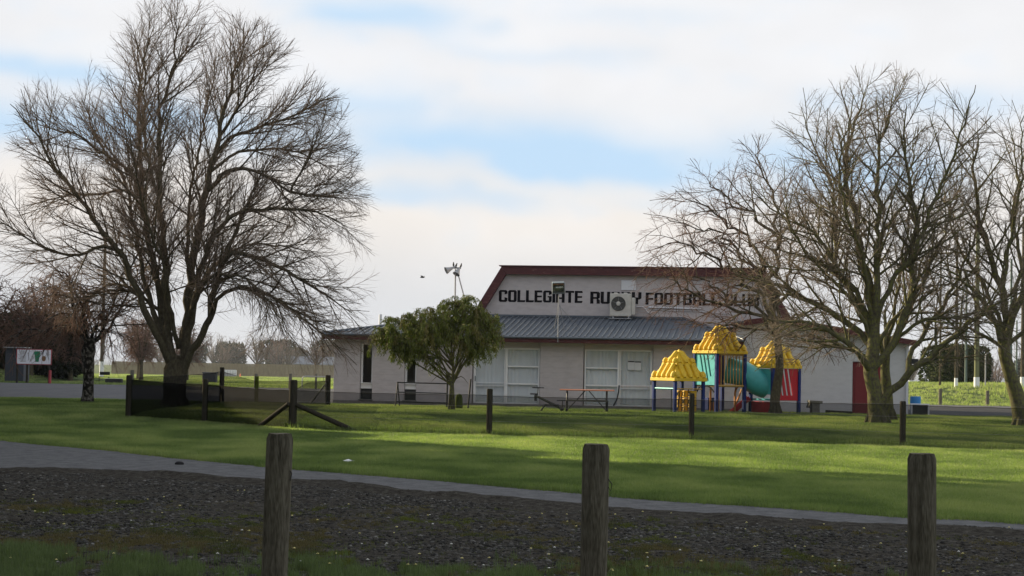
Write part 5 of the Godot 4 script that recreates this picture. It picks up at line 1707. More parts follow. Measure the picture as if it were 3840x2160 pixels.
func fort_roof(parent: Node3D, at: Vector3, s: float, hgt: float) -> void:
	# a two-tier pyramid roof moulded like stacked logs
	var b := MB.new()
	var h := s * 0.5
	var y0 := 0.0
	var y1 := 0.11
	var y2 := hgt * 0.56
	b.box(at + Vector3(0, y1 * 0.5, 0), Vector3(s, y1, s), 0.012)
	var i1 := h * 0.98
	var i2 := h * 0.5
	for k in 4:
		var r := Basis(Vector3.UP, k * PI / 2)
		b.quad_out(at + r * Vector3(-i1, y1, i1), at + r * Vector3(i1, y1, i1), at + r * Vector3(i2, y2, i2), at + r * Vector3(-i2, y2, i2), at)
		var j1 := h * 0.6
		b.quad_out(at + r * Vector3(-j1, y2 - 0.04, j1), at + r * Vector3(j1, y2 - 0.04, j1), at + r * Vector3(j1, y2 + 0.03, j1), at + r * Vector3(-j1, y2 + 0.03, j1), at + Vector3(0, y2, 0))
		b.tri_out(at + r * Vector3(-j1, y2 + 0.03, j1), at + r * Vector3(j1, y2 + 0.03, j1), at + Vector3(0, hgt + 0.06, 0), at)
	var roof := part(parent, "roof", b, M.yellow)
	for k in 4:
		var r := Basis(Vector3.UP, k * PI / 2)
		for tier in 2:
			var n := 5 if tier == 0 else 3
			var w0 := i1 if tier == 0 else h * 0.6
			var w1 := i2 if tier == 0 else 0.0
			var ya := y1 if tier == 0 else y2 + 0.03
			var yb := y2 if tier == 0 else hgt
			for j in n:
				var x := (j - (n - 1) * 0.5) * (2.0 * w0 / n) * 0.98
				# how far up the face the log reaches before the hip cuts it
				var up := clampf((w0 - absf(x) - 0.02) / maxf(w0 - w1, 0.01), 0.12, 0.97 if tier == 0 else 0.86)
				var rad := w0 / n * 0.66
				var p := Vector3(x, ya + rad * 0.15, w0 + rad * 0.1)
				var q := Vector3(x, lerpf(ya, yb, up) + rad * 0.35, lerpf(w0, w1, up) + rad * 0.2)
				var lg := MB.new()
				var dir := (q - p).normalized()
				var ln := p.distance_to(q)
				lg.tube(PackedVector3Array([at + r * p, at + r * (p + dir * minf(0.07, ln * 0.3)), at + r * (q - dir * minf(0.07, ln * 0.3)), at + r * (q - dir * 0.02), at + r * q]), PackedFloat32Array([rad * 0.6, rad, rad, rad * 0.82, rad * 0.4]), 12)
				part(roof, "log", lg, M.yellow)


func slit_panel(parent: Node3D, called: String, xf: Transform3D, w: float, h: float, cuts: Array, mat: Material, thick := 0.03) -> void:
	# a plate pierced by slanting slots, built from the strips that are left; cuts: [x at top, x at bottom, width, top, bottom]
	var b := MB.new()
	var x_top := 0.0
	var x_bot := 0.0
	for q in cuts:
		b.prism(poly([x_bot, 0, q[1], 0, q[0], h, x_top, h]), -thick / 2, thick / 2, xf)
		# the bridges above and below the slot
		var t0: float = q[4] / h
		var t1: float = q[3] / h
		b.prism(poly([q[1], 0, q[1] + q[2], 0, lerpf(q[1], q[0], t0) + q[2], q[4], lerpf(q[1], q[0], t0), q[4]]), -thick / 2 + 0.001, thick / 2 - 0.001, xf)
		b.prism(poly([lerpf(q[1], q[0], t1), q[3], lerpf(q[1], q[0], t1) + q[2], q[3], q[0] + q[2], h, q[0], h]), -thick / 2 + 0.001, thick / 2 - 0.001, xf)
		x_top = q[0] + q[2]
		x_bot = q[1] + q[2]
	b.prism(poly([x_bot, 0, w, 0, w, h, x_top, h]), -thick / 2, thick / 2, xf)
	part(parent, called, b, mat)


func build_playground() -> void:
	var turn := 32.0
	# the low hut with the noughts-and-crosses drums
	var t := thing("play_hut", "low play hut with stepped yellow roof on blue posts", "play hut", Vector3(5.8, 0.19, -64.35), turn)
	fort_roof(t, Vector3(0, 1.12, 0), 1.41, 1.04)
	for q in [[-0.6, 0.6], [0.6, 0.6], [0.6, -0.6], [-0.6, -0.6]]:
		box_part(t, "post", Vector3(q[0], 0.54, q[1]), Vector3(0.11, 1.2, 0.11), M.blue, 0.015)
	rod_part(t, "rail", Vector3(-0.6, 0.86, -0.56), Vector3(-0.6, 0.86, 0.56), 0.035, M.teal, 10)
	rod_part(t, "rail", Vector3(-0.56, 0.86, 0.6), Vector3(0.56, 0.86, 0.6), 0.02, M.tan, 8)
	for k in 3:
		for j in 3:
			var z := -0.34 + k * 0.34
			var y := 0.16 + j * 0.26
			var cyl := MB.new()
			cyl.lathe(PackedVector2Array([Vector2(0.0, y - 0.12), Vector2(0.13, y - 0.12), Vector2(0.14, y - 0.105), Vector2(0.14, y + 0.105), Vector2(0.13, y + 0.12), Vector2(0.0, y + 0.12)]), 16, Transform3D(Basis(), Vector3(0.35, 0, z)))
			var dr := part(t, "drum", cyl, M.yellow_dull)
			var b := MB.new()
			if (k + j) % 2 == 0:
				for s in [-1, 1]:
					b.box(Vector3(0.207, y, z), Vector3(0.012, 0.17, 0.03), 0.0, Basis(Vector3.RIGHT, s * 0.7))
			else:
				var pts := PackedVector3Array()
				var rr := PackedFloat32Array()
				for i in 15:
					var a := TAU * i / 14.0
					pts.append(Vector3(0.213, y + 0.07 * cos(a), z + 0.055 * sin(a)))
					rr.append(0.012)
				b.tube(pts, rr, 5, false)
			part(dr, "mark", b, M.ink)
	for z in [-0.17, 0.17]:
		rod_part(t, "bar", Vector3(0.3, 0.0, z), Vector3(0.3, 0.86, z), 0.018, M.ink, 8)
	rod_part(t, "bar", Vector3(-0.45, 0.02, 0.2), Vector3(-0.35, 0.85, 0.05), 0.015, M.ink, 8)
	rod_part(t, "bar", Vector3(-0.3, 0.02, 0.35), Vector3(-0.15, 0.85, 0.3), 0.015, M.ink, 8)

	# the two towers joined by a tube
	t = thing("play_tower", "yellow-roofed play towers with teal tube, blue posts and red panels", "playground", Vector3(7.39, 0.19, -65.97), turn)
	fort_roof(t, Vector3(0, 2.1, 0), 1.4, 1.0)
	for q in [[-0.62, 0.62], [0.62, 0.62], [0.62, -0.62], [-0.62, -0.62]]:
		box_part(t, "post", Vector3(q[0], 1.05, q[1]), Vector3(0.12, 2.2, 0.12), M.blue, 0.015)
	box_part(t, "deck", Vector3(0, 0.96, 0), Vector3(1.16, 0.05, 1.16), M.tan, 0.01)
	# left face: teal plate with three slots; local -x looks towards the sun
	var lx := Transform3D(Basis(Vector3.UP, -PI / 2), Vector3(-0.62, 1.0, -0.56))
	slit_panel(t, "panel", lx, 1.12, 1.1, [[0.2, 0.5, 0.085, 1.08, 0.14], [0.4, 0.7, 0.085, 1.08, 0.14], [0.6, 0.9, 0.085, 1.08, 0.3]], M.teal)
	# front face: upright bars, and a red plate inside at the left
	rod_part(t, "rail", Vector3(-0.56, 0.98, 0.62), Vector3(0.56, 0.98, 0.62), 0.04, M.tan, 8)
	rod_part(t, "rail", Vector3(-0.56, 2.07, 0.62), Vector3(0.56, 2.07, 0.62), 0.03, M.tan, 8)
	for k in 8:
		var x := -0.42 + k * 0.135
		rod_part(t, "bar", Vector3(x, 0.98, 0.62), Vector3(x, 2.07, 0.62), 0.017, M.tan, 8)
	box_part(t, "panel", Vector3(-0.45, 1.54, 0.5), Vector3(0.16, 1.08, 0.03), M.red, 0.01)
	box_part(t, "panel", Vector3(0.0, 1.5, -0.6), Vector3(1.12, 1.02, 0.03), M.teal, 0.01)
	# climbing hoop and ladder below the left side
	path_part(t, "hoop", [Vector3(-0.62, 0.75, -0.5), Vector3(-0.66, 0.92, -0.3), Vector3(-0.68, 0.98, 0.0), Vector3(-0.66, 0.92, 0.3), Vector3(-0.62, 0.75, 0.5)], 0.025, M.ink, 8)
	for z in [-0.12, 0.3]:
		rod_part(t, "ladder_rail", Vector3(-0.3, -0.02, z), Vector3(-0.3, 0.92, z), 0.036, M.orange, 8)
	for z in [0.05, 0.16]:
		rod_part(t, "ladder_rail", Vector3(-0.3, -0.02, z), Vector3(-0.3, 0.4, z), 0.024, M.orange, 8)
	rod_part(t, "rung", Vector3(-0.3, 0.42, -0.12), Vector3(-0.3, 0.42, 0.3), 0.018, M.ink, 8)
	box_part(t, "step_box", Vector3(0.0, 0.32, -0.45), Vector3(0.5, 0.44, 0.3), M.blue, 0.02)
	# orange handrails and the little red slide below the right side
	path_part(t, "handrail", [Vector3(0.5, -0.02, 0.25), Vector3(0.5, 0.72, 0.25), Vector3(0.58, 0.86, 0.2), Vector3(0.75, 0.95, 0.1)], 0.036, M.orange, 8)
	path_part(t, "handrail", [Vector3(0.5, 0.28, 0.25), Vector3(0.75, 0.5, 0.1), Vector3(1.05, 0.78, -0.1), Vector3(1.15, 0.84, -0.2)], 0.032, M.orange, 8)
	var sl := MB.new()
	var sb := Basis(Vector3.UP, -0.55) * Basis(Vector3.BACK, 0.72)
	sl.box(Vector3(0.98, 0.2, -0.12), Vector3(0.95, 0.04, 0.42), 0.008, sb)
	sl.box(Vector3(0.98, 0.25, -0.12) + sb * Vector3(0, 0, 0.21), Vector3(0.95, 0.16, 0.03), 0.008, sb)
	sl.box(Vector3(0.98, 0.25, -0.12) + sb * Vector3(0, 0, -0.21), Vector3(0.95, 0.16, 0.03), 0.008, sb)
	part(t, "slide", sl, M.red)
	# second tower, to the right and a little behind
	var o := Basis(Vector3.UP, deg_to_rad(-turn)) * Vector3(2.01, 0, -0.43)
	var t2 := o
	fort_roof(t, t2 + Vector3(0, 1.63, 0), 1.36, 0.98)
	for q in [[-0.6, 0.6], [0.6, 0.6], [0.6, -0.6], [-0.6, -0.6]]:
		box_part(t, "post", t2 + Vector3(q[0], 0.8, q[1]), Vector3(0.12, 1.7, 0.12), M.blue, 0.015)
	var rx := Transform3D(Basis(), t2 + Vector3(-0.54, 0.5, 0.6))
	slit_panel(t, "panel", rx, 1.08, 1.12, [[0.18, 0.4, 0.085, 1.1, 0.18], [0.38, 0.6, 0.085, 1.1, 0.18], [0.58, 0.8, 0.085, 1.1, 0.18]], M.red)
	box_part(t, "panel", t2 + Vector3(-0.6, 1.15, 0.0), Vector3(0.03, 0.9, 1.08), M.teal, 0.01)
	box_part(t, "deck", t2 + Vector3(0, 0.52, 0), Vector3(1.12, 0.06, 1.12), M.teal, 0.01)
	box_part(t, "panel", t2 + Vector3(-0.6, 0.2, 0.0), Vector3(0.03, 0.5, 1.08), M.red, 0.01)
	# the teal tube from tower to tower
	var tb := MB.new()
	var r0 := Vector3(0.5, 1.52, -0.16)
	var r1 := t2 + Vector3(-0.4, 0.98, 0.05)
	var tp := curve_points(PackedVector3Array([r0, r0.lerp(r1, 0.3) + Vector3(0.02, 0.06, 0.12), r0.lerp(r1, 0.7) + Vector3(0, -0.02, 0.12), r1]), 0.1)
	var tr := PackedFloat32Array()
	for i in tp.size():
		tr.append(0.45 if i % 5 != 0 else 0.46)
	tb.tube(tp, tr, 26, false)
	part(t, "tube", tb, M.teal)


func build_lawn_things() -> void:
	# picnic table
	var t := thing("picnic_table", "steel-framed picnic table with reddish top in front of the second window", "picnic table", Vector3(2.57, 0.2, -62.4), -2.0)
	for k in 4:
		box_part(t, "top_board", Vector3(0, 0.755, -0.28 + k * 0.187), Vector3(1.82, 0.04, 0.175), M.table_top, 0.008)
	for z in [-0.62, 0.62]:
		for k in 2:
			box_part(t, "bench_board", Vector3(0, 0.405, z - 0.07 + k * 0.14), Vector3(1.42, 0.04, 0.13), M.grey_wood, 0.008)
	for x in [-0.66, 0.66]:
		rod_part(t, "leg", Vector3(x, 0.0, 0.62), Vector3(x, 0.73, 0.2), 0.03, M.black_steel, 8)
		rod_part(t, "leg", Vector3(x, 0.0, -0.62), Vector3(x, 0.73, -0.2), 0.03, M.black_steel, 8)
		rod_part(t, "leg", Vector3(x * 1.02, 0.0, 0.66), Vector3(x * 1.02, 0.385, 0.66), 0.028, M.black_steel, 8)
		rod_part(t, "crossbar", Vector3(x, 0.375, -0.7), Vector3(x, 0.375, 0.7), 0.025, M.black_steel, 8)
		rod_part(t, "brace", Vector3(x * 0.96, 0.1, 0.3), Vector3(x * 0.1, 0.73, 0.1), 0.016, M.black_steel, 8)
	# seesaw
	t = thing("seesaw", "dark metal seesaw with T-shaped handle beside the picnic table", "seesaw", Vector3(1.3, 0.2, -62.0), -4.0)
	rod_part(t, "beam", Vector3(-0.48, 0.56, 0), Vector3(0.5, 0.1, 0), 0.045, M.grey_wood, 10)
	for q in [[-0.38, 0.57], [0.44, 0.16]]:
		rod_part(t, "handle_stem", Vector3(q[0], q[1], 0), Vector3(q[0] + 0.01, q[1] + 0.24, 0), 0.016, M.black_steel, 8)
		rod_part(t, "handle", Vector3(q[0] - 0.18, q[1] + 0.24, 0.03), Vector3(q[0] + 0.2, q[1] + 0.24, -0.03), 0.018, M.black_steel, 8)
	box_part(t, "seat", Vector3(-0.5, 0.6, 0), Vector3(0.26, 0.045, 0.22), M.black_steel, 0.015)
	box_part(t, "bumper", Vector3(-0.45, 0.47, 0), Vector3(0.09, 0.2, 0.1), M.rubber, 0.015)
	for z in [-0.2, 0.2]:
		path_part(t, "stand", [Vector3(-0.3, 0.0, z), Vector3(-0.12, 0.25, z), Vector3(0.3, 0.25, z), Vector3(0.46, 0.0, z)], 0.022, M.black_steel, 8)
	rod_part(t, "axle", Vector3(0.05, 0.27, -0.22), Vector3(0.05, 0.27, 0.22), 0.03, M.black_steel, 8)

	# black pipe frame like an open gate
	t = thing("pipe_stand", "black pipe frame with three rails beside the conifer", "stand", Vector3(-3.07, 0.2, -65.0), 0.0)
	for y in [0.87, 0.53, 0.2]:
		rod_part(t, "rail", Vector3(-0.86, y, 0), Vector3(0.86, y - 0.01, 0), 0.024, M.black_steel, 8)
	rod_part(t, "leg", Vector3(-0.84, 0.87, 0), Vector3(-0.9, 0.0, 0.12), 0.022, M.black_steel, 8)
	rod_part(t, "leg", Vector3(-0.84, 0.87, 0), Vector3(-0.76, 0.0, -0.12), 0.022, M.black_steel, 8)
	rod_part(t, "post", Vector3(0.88, -0.02, 0.0), Vector3(0.89, 1.02, 0.0), 0.034, M.black_steel, 10)
	# leaning stake and rounded stub
	t = thing("steel_stake", "thin dark stake leaning beside the conifer trunk", "stake", Vector3(-1.41, 0.19, -63.0))
	rod_part(t, "shaft", Vector3(0, -0.02, 0), Vector3(0.08, 1.06, 0), 0.03, M.black_steel, 8)
	rod_part(t, "tie_wire", Vector3(0.01, 0.2, 0.01), Vector3(0.09, 0.02, 0.1), 0.006, M.wire, 5)
	t = thing("stone_stub", "short round-topped mossy post beside the conifer trunk", "post", Vector3(-1.7, 0.19, -62.5))
	var b := MB.new()
	b.lathe(PackedVector2Array([Vector2(0.13, -0.02), Vector2(0.125, 0.3), Vector2(0.12, 0.42), Vector2(0.1, 0.5), Vector2(0.06, 0.55), Vector2(0.0, 0.565)]), 14)
	part(t, "shaft", b, M.post_moss)
	# drinking fountain or litter bin with a slab top
	t = thing("slab_bin", "grey block bin with a dark slab lid beside the white wall", "bin", Vector3(10.93, 0.2, -67.0), 6.0)
	b = MB.new()
	b.box(Vector3(0, 0.2, 0), Vector3(0.3, 0.42, 0.3), 0.02)
	part(t, "body", b, M.concrete)
	b = MB.new()
	b.box(Vector3(0.0, 0.45, 0), Vector3(0.48, 0.09, 0.4), 0.02, Basis(Vector3.BACK, -0.04))
	b.box(Vector3(-0.22, 0.34, 0), Vector3(0.05, 0.22, 0.36), 0.01, Basis(Vector3.BACK, -0.35))
	part(t, "lid", b, M.grey_wood)
	# a low log lying by the bin
	t = thing("timber_log", "dark timber lying on the grass beside the slab bin", "log", Vector3(11.75, 0.22, -66.9), -3.0)
	b = MB.new()
	b.tube(PackedVector3Array([Vector3(-0.45, 0.06, 0), Vector3(0.0, 0.05, 0.01), Vector3(0.5, 0.04, 0)]), PackedFloat32Array([0.09, 0.085, 0.08]), 10)
	part(t, "shaft", b, M.post_dark)

	# blue drum and white-framed stand at the wing's corner
	t = thing("blue_drum", "blue plastic drum by the corner of the white wing", "drum", Vector3(16.27, 0.09, -75))
	b = MB.new()
	b.lathe(PackedVector2Array([Vector2(0.0, 0.0), Vector2(0.2, 0.0), Vector2(0.215, 0.04), Vector2(0.215, 0.28), Vector2(0.225, 0.3), Vector2(0.215, 0.32), Vector2(0.215, 0.7), Vector2(0.2, 0.74), Vector2(0.19, 0.74), Vector2(0.18, 0.71), Vector2(0.0, 0.71)]), 20)
	part(t, "body", b, M.blue_drum)
	t = thing("white_frame_stand", "white-framed dark stand at the corner of the white wing", "stand", Vector3(15.92, 0.08, -72.6), -YAW)
	for x in [-0.32, 0.32]:
		for z in [-0.25, 0.25]:
			box_part(t, "leg", Vector3(x, 0.23, z), Vector3(0.055, 0.46, 0.055), M.white_paint, 0.006)
	box_part(t, "top", Vector3(0, 0.475, 0), Vector3(0.72, 0.035, 0.58), M.white_paint, 0.006)
	box_part(t, "bottom_rail", Vector3(0, 0.03, 0.25), Vector3(0.58, 0.035, 0.04), M.white_paint, 0.004)
	box_part(t, "panel", Vector3(0, 0.25, 0.2), Vector3(0.58, 0.4, 0.03), M.vent, 0.004)
	# white scrap on the lawn, dark clod on the path
	t = thing("paper_scrap", "small crumpled white scrap lying on the shaded lawn", "litter", Vector3(-2.65, 0.02, -31.0))
	b = MB.new()
	for k in 7:
		var a := TAU * k / 7.0
		b.tri(Vector3(0, 0.045, 0), Vector3(cos(a) * 0.1, 0.02 * (k % 2), sin(a) * 0.07), Vector3(cos(a + 0.9) * 0.1, 0.02 * ((k + 1) % 2), sin(a + 0.9) * 0.07))
	part(t, "sheet", b, M.white_paint)
	t = thing("turf_clod", "small dark clod lying on the path", "clod", Vector3(-5.15, 0.012, -29.3))
	b = MB.new()
	b.lathe(PackedVector2Array([Vector2(0.07, 0.0), Vector2(0.075, 0.02), Vector2(0.045, 0.045), Vector2(0.0, 0.05)]), 7)
	part(t, "body", b, M.dark)


func pole(called: String, label: String, at: Vector3, hgt: float, r: float, mat: Material, foot: Array, group := "") -> Node3D:
	var t := thing(called, label, "pole", at, 0.0, group)
	rod_part(t, "shaft", Vector3(0, foot[0] - 0.02, 0), Vector3(0, hgt, 0), r, mat, 12, r * 0.72)
	if foot[0] > 0.0:
		rod_part(t, "painted_foot", Vector3(0, -0.1, 0), Vector3(0, foot[0], 0), r * 1.12, foot[1], 12)
	return t


func build_distance() -> void:
	# notice board with a printed face
	var t := thing("notice_board", "white red-edged notice board on wooden legs before the dark hedge", "sign", Vector3(-31.77, 0.08, -124.6), 3.0)
	for x in [-1.1, -0.45, 1.0]:
		rod_part(t, "leg", Vector3(x, -0.1, -0.06), Vector3(x, 2.2, -0.06), 0.07, M.post_dark, 10)
	var bd := box_part(t, "board", Vector3(0, 1.73, 0.02), Vector3(2.34, 1.04, 0.05), M.sign_red, 0.008)
	box_part(bd, "face", Vector3(0, 1.73, 0.05), Vector3(2.22, 0.94, 0.012), M.sign, 0.0)
	var ln := MB.new()
	for k in 9:
		ln.box(Vector3(-0.78 + 0.03 * (k % 3), 2.1 - k * 0.085, 0.058), Vector3(0.5 - 0.06 * (k % 3), 0.025, 0.004))
	part(bd, "printed_lines", ln, M.grey_wood)
	var bt := MB.new()
	bt.prism(poly([0.1, 1.4, 0.32, 1.4, 0.36, 1.75, 0.42, 1.95, 0.4, 2.1, 0.02, 2.1, 0.0, 1.95, 0.06, 1.75]), 0.057, 0.061)
	part(bd, "green_emblem", bt, M.sign_green)
	bt = MB.new()
	bt.prism(poly([0.52, 1.55, 0.6, 1.45, 0.7, 1.45, 0.78, 1.55, 0.78, 1.72, 0.7, 1.8, 0.6, 1.8, 0.52, 1.72]), 0.057, 0.061)
	part(bd, "brown_emblem", bt, M.sign_brown)
	bt = MB.new()
	for q in [[-0.35, 1.75, 0.05, 0.5], [-0.18, 1.6, 0.06, 0.4], [-0.05, 1.85, 0.04, 0.45], [0.62, 2.0, 0.05, 0.2], [0.9, 1.8, 0.05, 0.5]]:
		bt.box(Vector3(q[0], q[1], 0.058), Vector3(q[2], q[3], 0.004), 0.0, Basis(Vector3.BACK, 0.4 * sin(q[0] * 9.0)))
	part(bd, "printed_pattern", bt, M.galv)
	t = thing("red_post", "short red post beside the notice board's right leg", "post", Vector3(-30.6, 0.05, -124.3))
	rod_part(t, "shaft", Vector3(0, -0.05, 0), Vector3(0, 0.85, 0), 0.09, M.sign_red, 10)
	rod_part(t, "cap", Vector3(0, 0.85, 0), Vector3(0, 0.9, 0), 0.1, M.sign_red, 10, 0.05)
	t = thing("shed", "narrow grey-blue shed against the dark hedge at the picture edge", "shed", Vector3(-34.3, 0.1, -130))
	box_part(t, "wall", Vector3(0, 1.15, 0), Vector3(1.3, 2.3, 1.6), M.bin_dark, 0.02)
	box_part(t, "roof", Vector3(0, 2.34, 0.1), Vector3(1.5, 0.07, 1.9), M.galv, 0.01)
	t = thing("slatted_bin", "pale slatted crate beside the grey-blue shed", "crate", Vector3(-35.1, 0.05, -126))
	for k in 6:
		box_part(t, "slat", Vector3(0, 0.12 + k * 0.12, 0.3), Vector3(1.0, 0.05, 0.03), M.galv, 0.005)
	for x in [-0.5, 0.5]:
		for z in [-0.3, 0.26]:
			box_part(t, "corner_post", Vector3(x, 0.42, z), Vector3(0.06, 0.84, 0.06), M.galv, 0.005)
	box_part(t, "panel", Vector3(0, 0.42, -0.3), Vector3(0.9, 0.8, 0.03), M.galv, 0.005)
	t = thing("garden_seat", "thin black seat on the shaded grass near the birch", "seat", Vector3(-31.5, 0.02, -145))
	box_part(t, "seat", Vector3(0, 0.4, 0), Vector3(0.8, 0.03, 0.35), M.black_steel, 0.005)
	box_part(t, "backrest", Vector3(0, 0.65, -0.18), Vector3(0.8, 0.25, 0.03), M.black_steel, 0.005)
	for x in [-0.36, 0.36]:
		for z in [-0.15, 0.15]:
			rod_part(t, "leg", Vector3(x, -0.02, z), Vector3(x, 0.39, z), 0.02, M.black_steel, 6)
	t = thing("tyre_trough", "long black trough lying on the grass past the car park", "trough", Vector3(-28.6, 0.02, -135))
	b_trough(t)
	# power poles
	pole("power_pole", "tall dark power pole with a white foot behind the birch", Vector3(-40.46, -0.02, -185), 14.5, 0.19, M.bark, [1.6, M.white_paint])
	pole("power_pole", "stout olive pole with a white foot on the mound before the hedge", Vector3(29.45, 0.88, -118), 11.0, 0.16, M.pole_olive, [0.8, M.white_paint])
	pole("power_pole", "thinner dark pole with a white foot on the mound", Vector3(28.15, 0.8, -118), 10.0, 0.1, M.bark, [0.8, M.white_paint])
	pole("power_pole", "thin pole with a yellow foot on the mound", Vector3(27.13, 0.78, -118), 9.0, 0.07, M.bark, [0.32, M.yellow])
	pole("power_pole", "dark pole with a white foot at the picture edge behind the leaning tree", Vector3(32.37, 0.9, -118), 11.0, 0.15, M.bark, [0.85, M.white_paint])
	pole("mast", "slim grey-green mast just behind the stout olive pole", Vector3(31.2, 0.5, -128), 8.5, 0.09, M.pole_green, [0.0, M.pole_green])
	pole("mast", "slim grey-green mast nearest the leaning tree trunk", Vector3(33.2, 0.6, -124), 9.0, 0.1, M.pole_green, [0.0, M.pole_green])
	pole("mast", "slim low grey-green mast between the leaning tree and the last pole", Vector3(34.4, 0.6, -127), 5.0, 0.07, M.pole_green, [0.0, M.pole_green])
	t = thing("tap_pipe", "thin white standpipe beside the stout olive pole", "pipe", Vector3(30.05, 0.85, -118.2))
	path_part(t, "pipe", [Vector3(0, -0.05, 0), Vector3(0, 2.2, 0), Vector3(0.08, 2.35, 0), Vector3(0.2, 2.38, 0)], 0.04, M.galv, 8)
	for q in [[24.08, 104.6, 0.9, "short fence post at the roadside below the yellow-footed pole"], [26.72, 104.6, 0.86, "short fence post at the roadside nearest the leaning tree"]]:
		t = thing("roadside_post", q[3], "post", Vector3(q[0], ground_at(q[0], q[1]), -q[1]), 0.0, "roadside posts")
		put(t, "shaft", post_mesh(q[2], 0.1, 71), M.post)
	t = thing("white_low_wall", "low white wall far off beyond the road", "wall", Vector3(44.0, 0.4, -196))
	box_part(t, "face", Vector3(0, 0.5, 0), Vector3(4.4, 0.7, 0.3), M.white_paint, 0.01)
	box_part(t, "base", Vector3(0, -0.1, 0.05), Vector3(4.4, 0.5, 0.3), M.vent, 0.01)
	# closed-board fence across the far field, board by board
	t = thing("board_fence", "long brown board fence across the far side of the field", "fence", Vector3(-24.0, -0.05, -250), 4.0)
	var bm := MB.new()
	bm.box(Vector3(0, 0.85, 0), Vector3(0.19, 1.7, 0.03), 0.006)
	var bms := bm.mesh()
	var rail := MB.new()
	rail.box(Vector3(0, 0, -0.05), Vector3(58.0, 0.1, 0.05))
	for y in [0.4, 1.3]:
		var o := part(t, "rail", rail, M.fence_wood)
		o.position.y = y
	for k in 285:
		var o := put(t, "board", bms, M.fence_wood)
		o.position = Vector3(-28.9 + k * 0.203, rng.randf_range(-0.02, 0.02), rng.randf_range(-0.008, 0.008))
	# field things
	t = thing("caged_tank", "white caged water tank standing before the board fence", "tank", Vector3(-34.4, -0.05, -228))
	box_part(t, "tank", Vector3(0, 0.5, 0), Vector3(1.9, 0.84, 1.0), M.white_paint, 0.06)
	for k in 7:
		rod_part(t, "cage_bar", Vector3(-0.96 + k * 0.32, 0.05, 0.53), Vector3(-0.96 + k * 0.32, 0.95, 0.53), 0.022, M.galv, 6)
	for y in [0.12, 0.5, 0.92]:
		rod_part(t, "cage_bar", Vector3(-1.0, y, 0.55), Vector3(1.0, y, 0.55), 0.022, M.galv, 6)
	box_part(t, "pallet", Vector3(0, 0.04, 0), Vector3(2.0, 0.08, 1.1), M.grey_wood, 0.01)
	t = thing("traffic_cone", "orange cone on the far field beside the caged tank", "cone", Vector3(-32.5, -0.02, -225))
	var cb := MB.new()
	cb.lathe(PackedVector2Array([Vector2(0.0, 0.0), Vector2(0.17, 0.0), Vector2(0.17, 0.03), Vector2(0.11, 0.035), Vector2(0.03, 0.48), Vector2(0.0, 0.49)]), 14)
	part(t, "body", cb, M.cone)
	t = thing("dark_bin", "dark blue bin seen through the enclosure netting", "bin", Vector3(-24.1, 0.0, -150))
	box_part(t, "body", Vector3(0, 0.42, 0), Vector3(1.1, 0.8, 0.8), M.bin_dark, 0.04)
	box_part(t, "lid", Vector3(0, 0.86, 0), Vector3(1.16, 0.08, 0.86), M.bin_dark, 0.02)
	t = thing("pipe_gate", "low grey pipe gate past the enclosure near the clubhouse corner", "gate", Vector3(-12.6, 0.07, -120))
	path_part(t, "frame", [Vector3(-0.75, 0, 0), Vector3(-0.75, 0.7, 0), Vector3(-0.68, 0.8, 0), Vector3(-0.55, 0.83, 0), Vector3(0.75, 0.83, 0), Vector3(0.75, 0, 0)], 0.035, M.galv, 8)
	rod_part(t, "post", Vector3(0.1, 0, -0.3), Vector3(0.1, 1.0, -0.3), 0.07, M.grey_wood, 8)
	t = thing("field_post", "pale wooden post on the field behind the mossy enclosure post", "post", Vector3(-16.6, 0.0, -122))
	put(t, "shaft", post_mesh(1.0, 0.11, 81), M.grey_wood)
	t = thing("field_post", "pale wooden post on the field behind the strainer post", "post", Vector3(-14.0, 0.05, -119))
	put(t, "shaft", post_mesh(1.0, 0.11, 82), M.grey_wood)
	t = thing("field_post", "pale wooden post on the shaded grass left of the big trunk", "post", Vector3(-26.9, 0.03, -133))
	put(t, "shaft", post_mesh(1.0, 0.13, 83), M.grey_wood)
	# far house roof and a white pole behind the big trunk
	t = thing("far_house", "pale low house far off behind the board fence", "house", Vector3(-28.0, 0, -272), 8.0)
	box_part(t, "wall", Vector3(0, 0.9, 0), Vector3(9.0, 1.8, 5.0), M.wall, 0.02)
	var hr := MB.new()
	hr.prism(poly([-2.9, 1.75, 2.9, 1.75, 0.4, 2.9, -0.4, 2.9]), -4.8, 4.8, Transform3D(Basis(Vector3.UP, PI / 2), Vector3.ZERO))
	part(t, "roof", hr, M.roof)
	pole("goal_post", "thin white post far off beside the big trunk", Vector3(-31.3, 0, -175), 2.6, 0.06, M.white_paint, [0.0, M.white_paint])


func b_trough(t: Node3D) -> void:
	box_part(t, "body", Vector3(0, 0.17, 0), Vector3(1.22, 0.32, 0.5), M.rubber, 0.05)
	box_part(t, "rim", Vector3(0, 0.345, 0), Vector3(1.24, 0.03, 0.54), M.galv, 0.01)


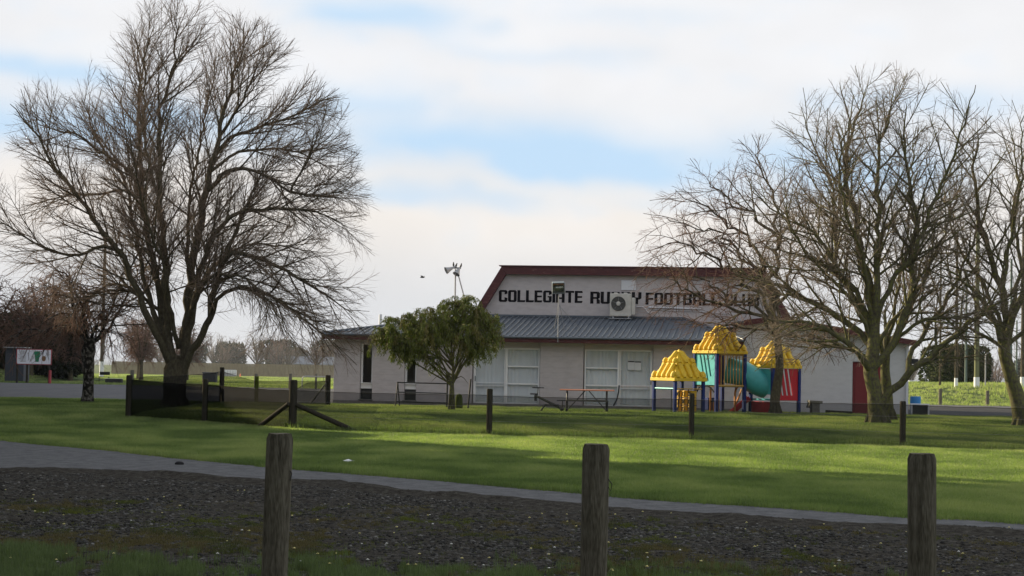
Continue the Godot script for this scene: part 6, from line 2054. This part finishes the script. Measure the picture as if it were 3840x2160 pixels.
func _ready() -> void:
	rng.seed = 4711
	wob.seed = 12
	wob.frequency = 0.02
	wob.fractal_octaves = 3
	var cam := Camera3D.new()
	cam.name = "camera"
	cam.fov = 17.54
	cam.position = Vector3(0, 1.6, 0)
	cam.rotation = Vector3(atan(305.0 / 7000.0), 0, 0.0195)
	cam.near = 0.1
	cam.far = 2000.0
	add_child(cam)
	cam.current = true

	var env := Environment.new()
	var sky := Sky.new()
	var pano := PanoramaSkyMaterial.new()
	pano.panorama = ImageTexture.create_from_image(sky_image())
	sky.sky_material = pano
	env.sky = sky
	env.background_mode = Environment.BG_SKY
	env.background_energy_multiplier = 0.5
	env.tonemap_mode = Environment.TONE_MAPPER_LINEAR
	env.tonemap_exposure = 2.1
	env.sdfgi_enabled = true
	env.ssao_enabled = true
	env.ssil_enabled = true
	env.fog_enabled = true
	env.fog_density = 0.00012
	env.fog_light_color = Color(0.86, 0.88, 0.93)
	env.volumetric_fog_enabled = true
	env.volumetric_fog_density = 0.0
	var we := WorldEnvironment.new()
	we.name = "environment"
	we.environment = env
	add_child(we)

	var sun := DirectionalLight3D.new()
	sun.name = "sun"
	sun.light_energy = 1.6
	sun.light_color = Color(1.0, 0.92, 0.77)
	sun.light_angular_distance = 0.5
	sun.shadow_enabled = true
	var az := deg_to_rad(55.0)
	var el := deg_to_rad(20.0)
	add_child(sun)
	sun.look_at_from_position(Vector3.ZERO, Vector3(sin(az) * cos(el), -sin(el), cos(az) * cos(el)), Vector3.UP)

	# morning mist that lies over the far fields
	var mist := FogVolume.new()
	mist.name = "field_mist"
	mist.size = Vector3(420, 16, 190)
	mist.position = Vector3(0, 7.9, -238)
	var air := FogMaterial.new()
	air.density = 0.0005
	air.albedo = Color(0.9, 0.92, 0.96)
	mist.material = air
	mist.set_meta("kind", "stuff")
	add_child(mist)

	make_materials()
	build_ground()
	build_clubhouse()
	build_trees()
	build_background()
	rng.seed = 77
	build_conifer()
	build_fences()
	build_playground()
	build_roof_things()
	build_lawn_things()
	build_distance()
	rng.seed = 99
	scatter_grass()
	scatter_flowers()
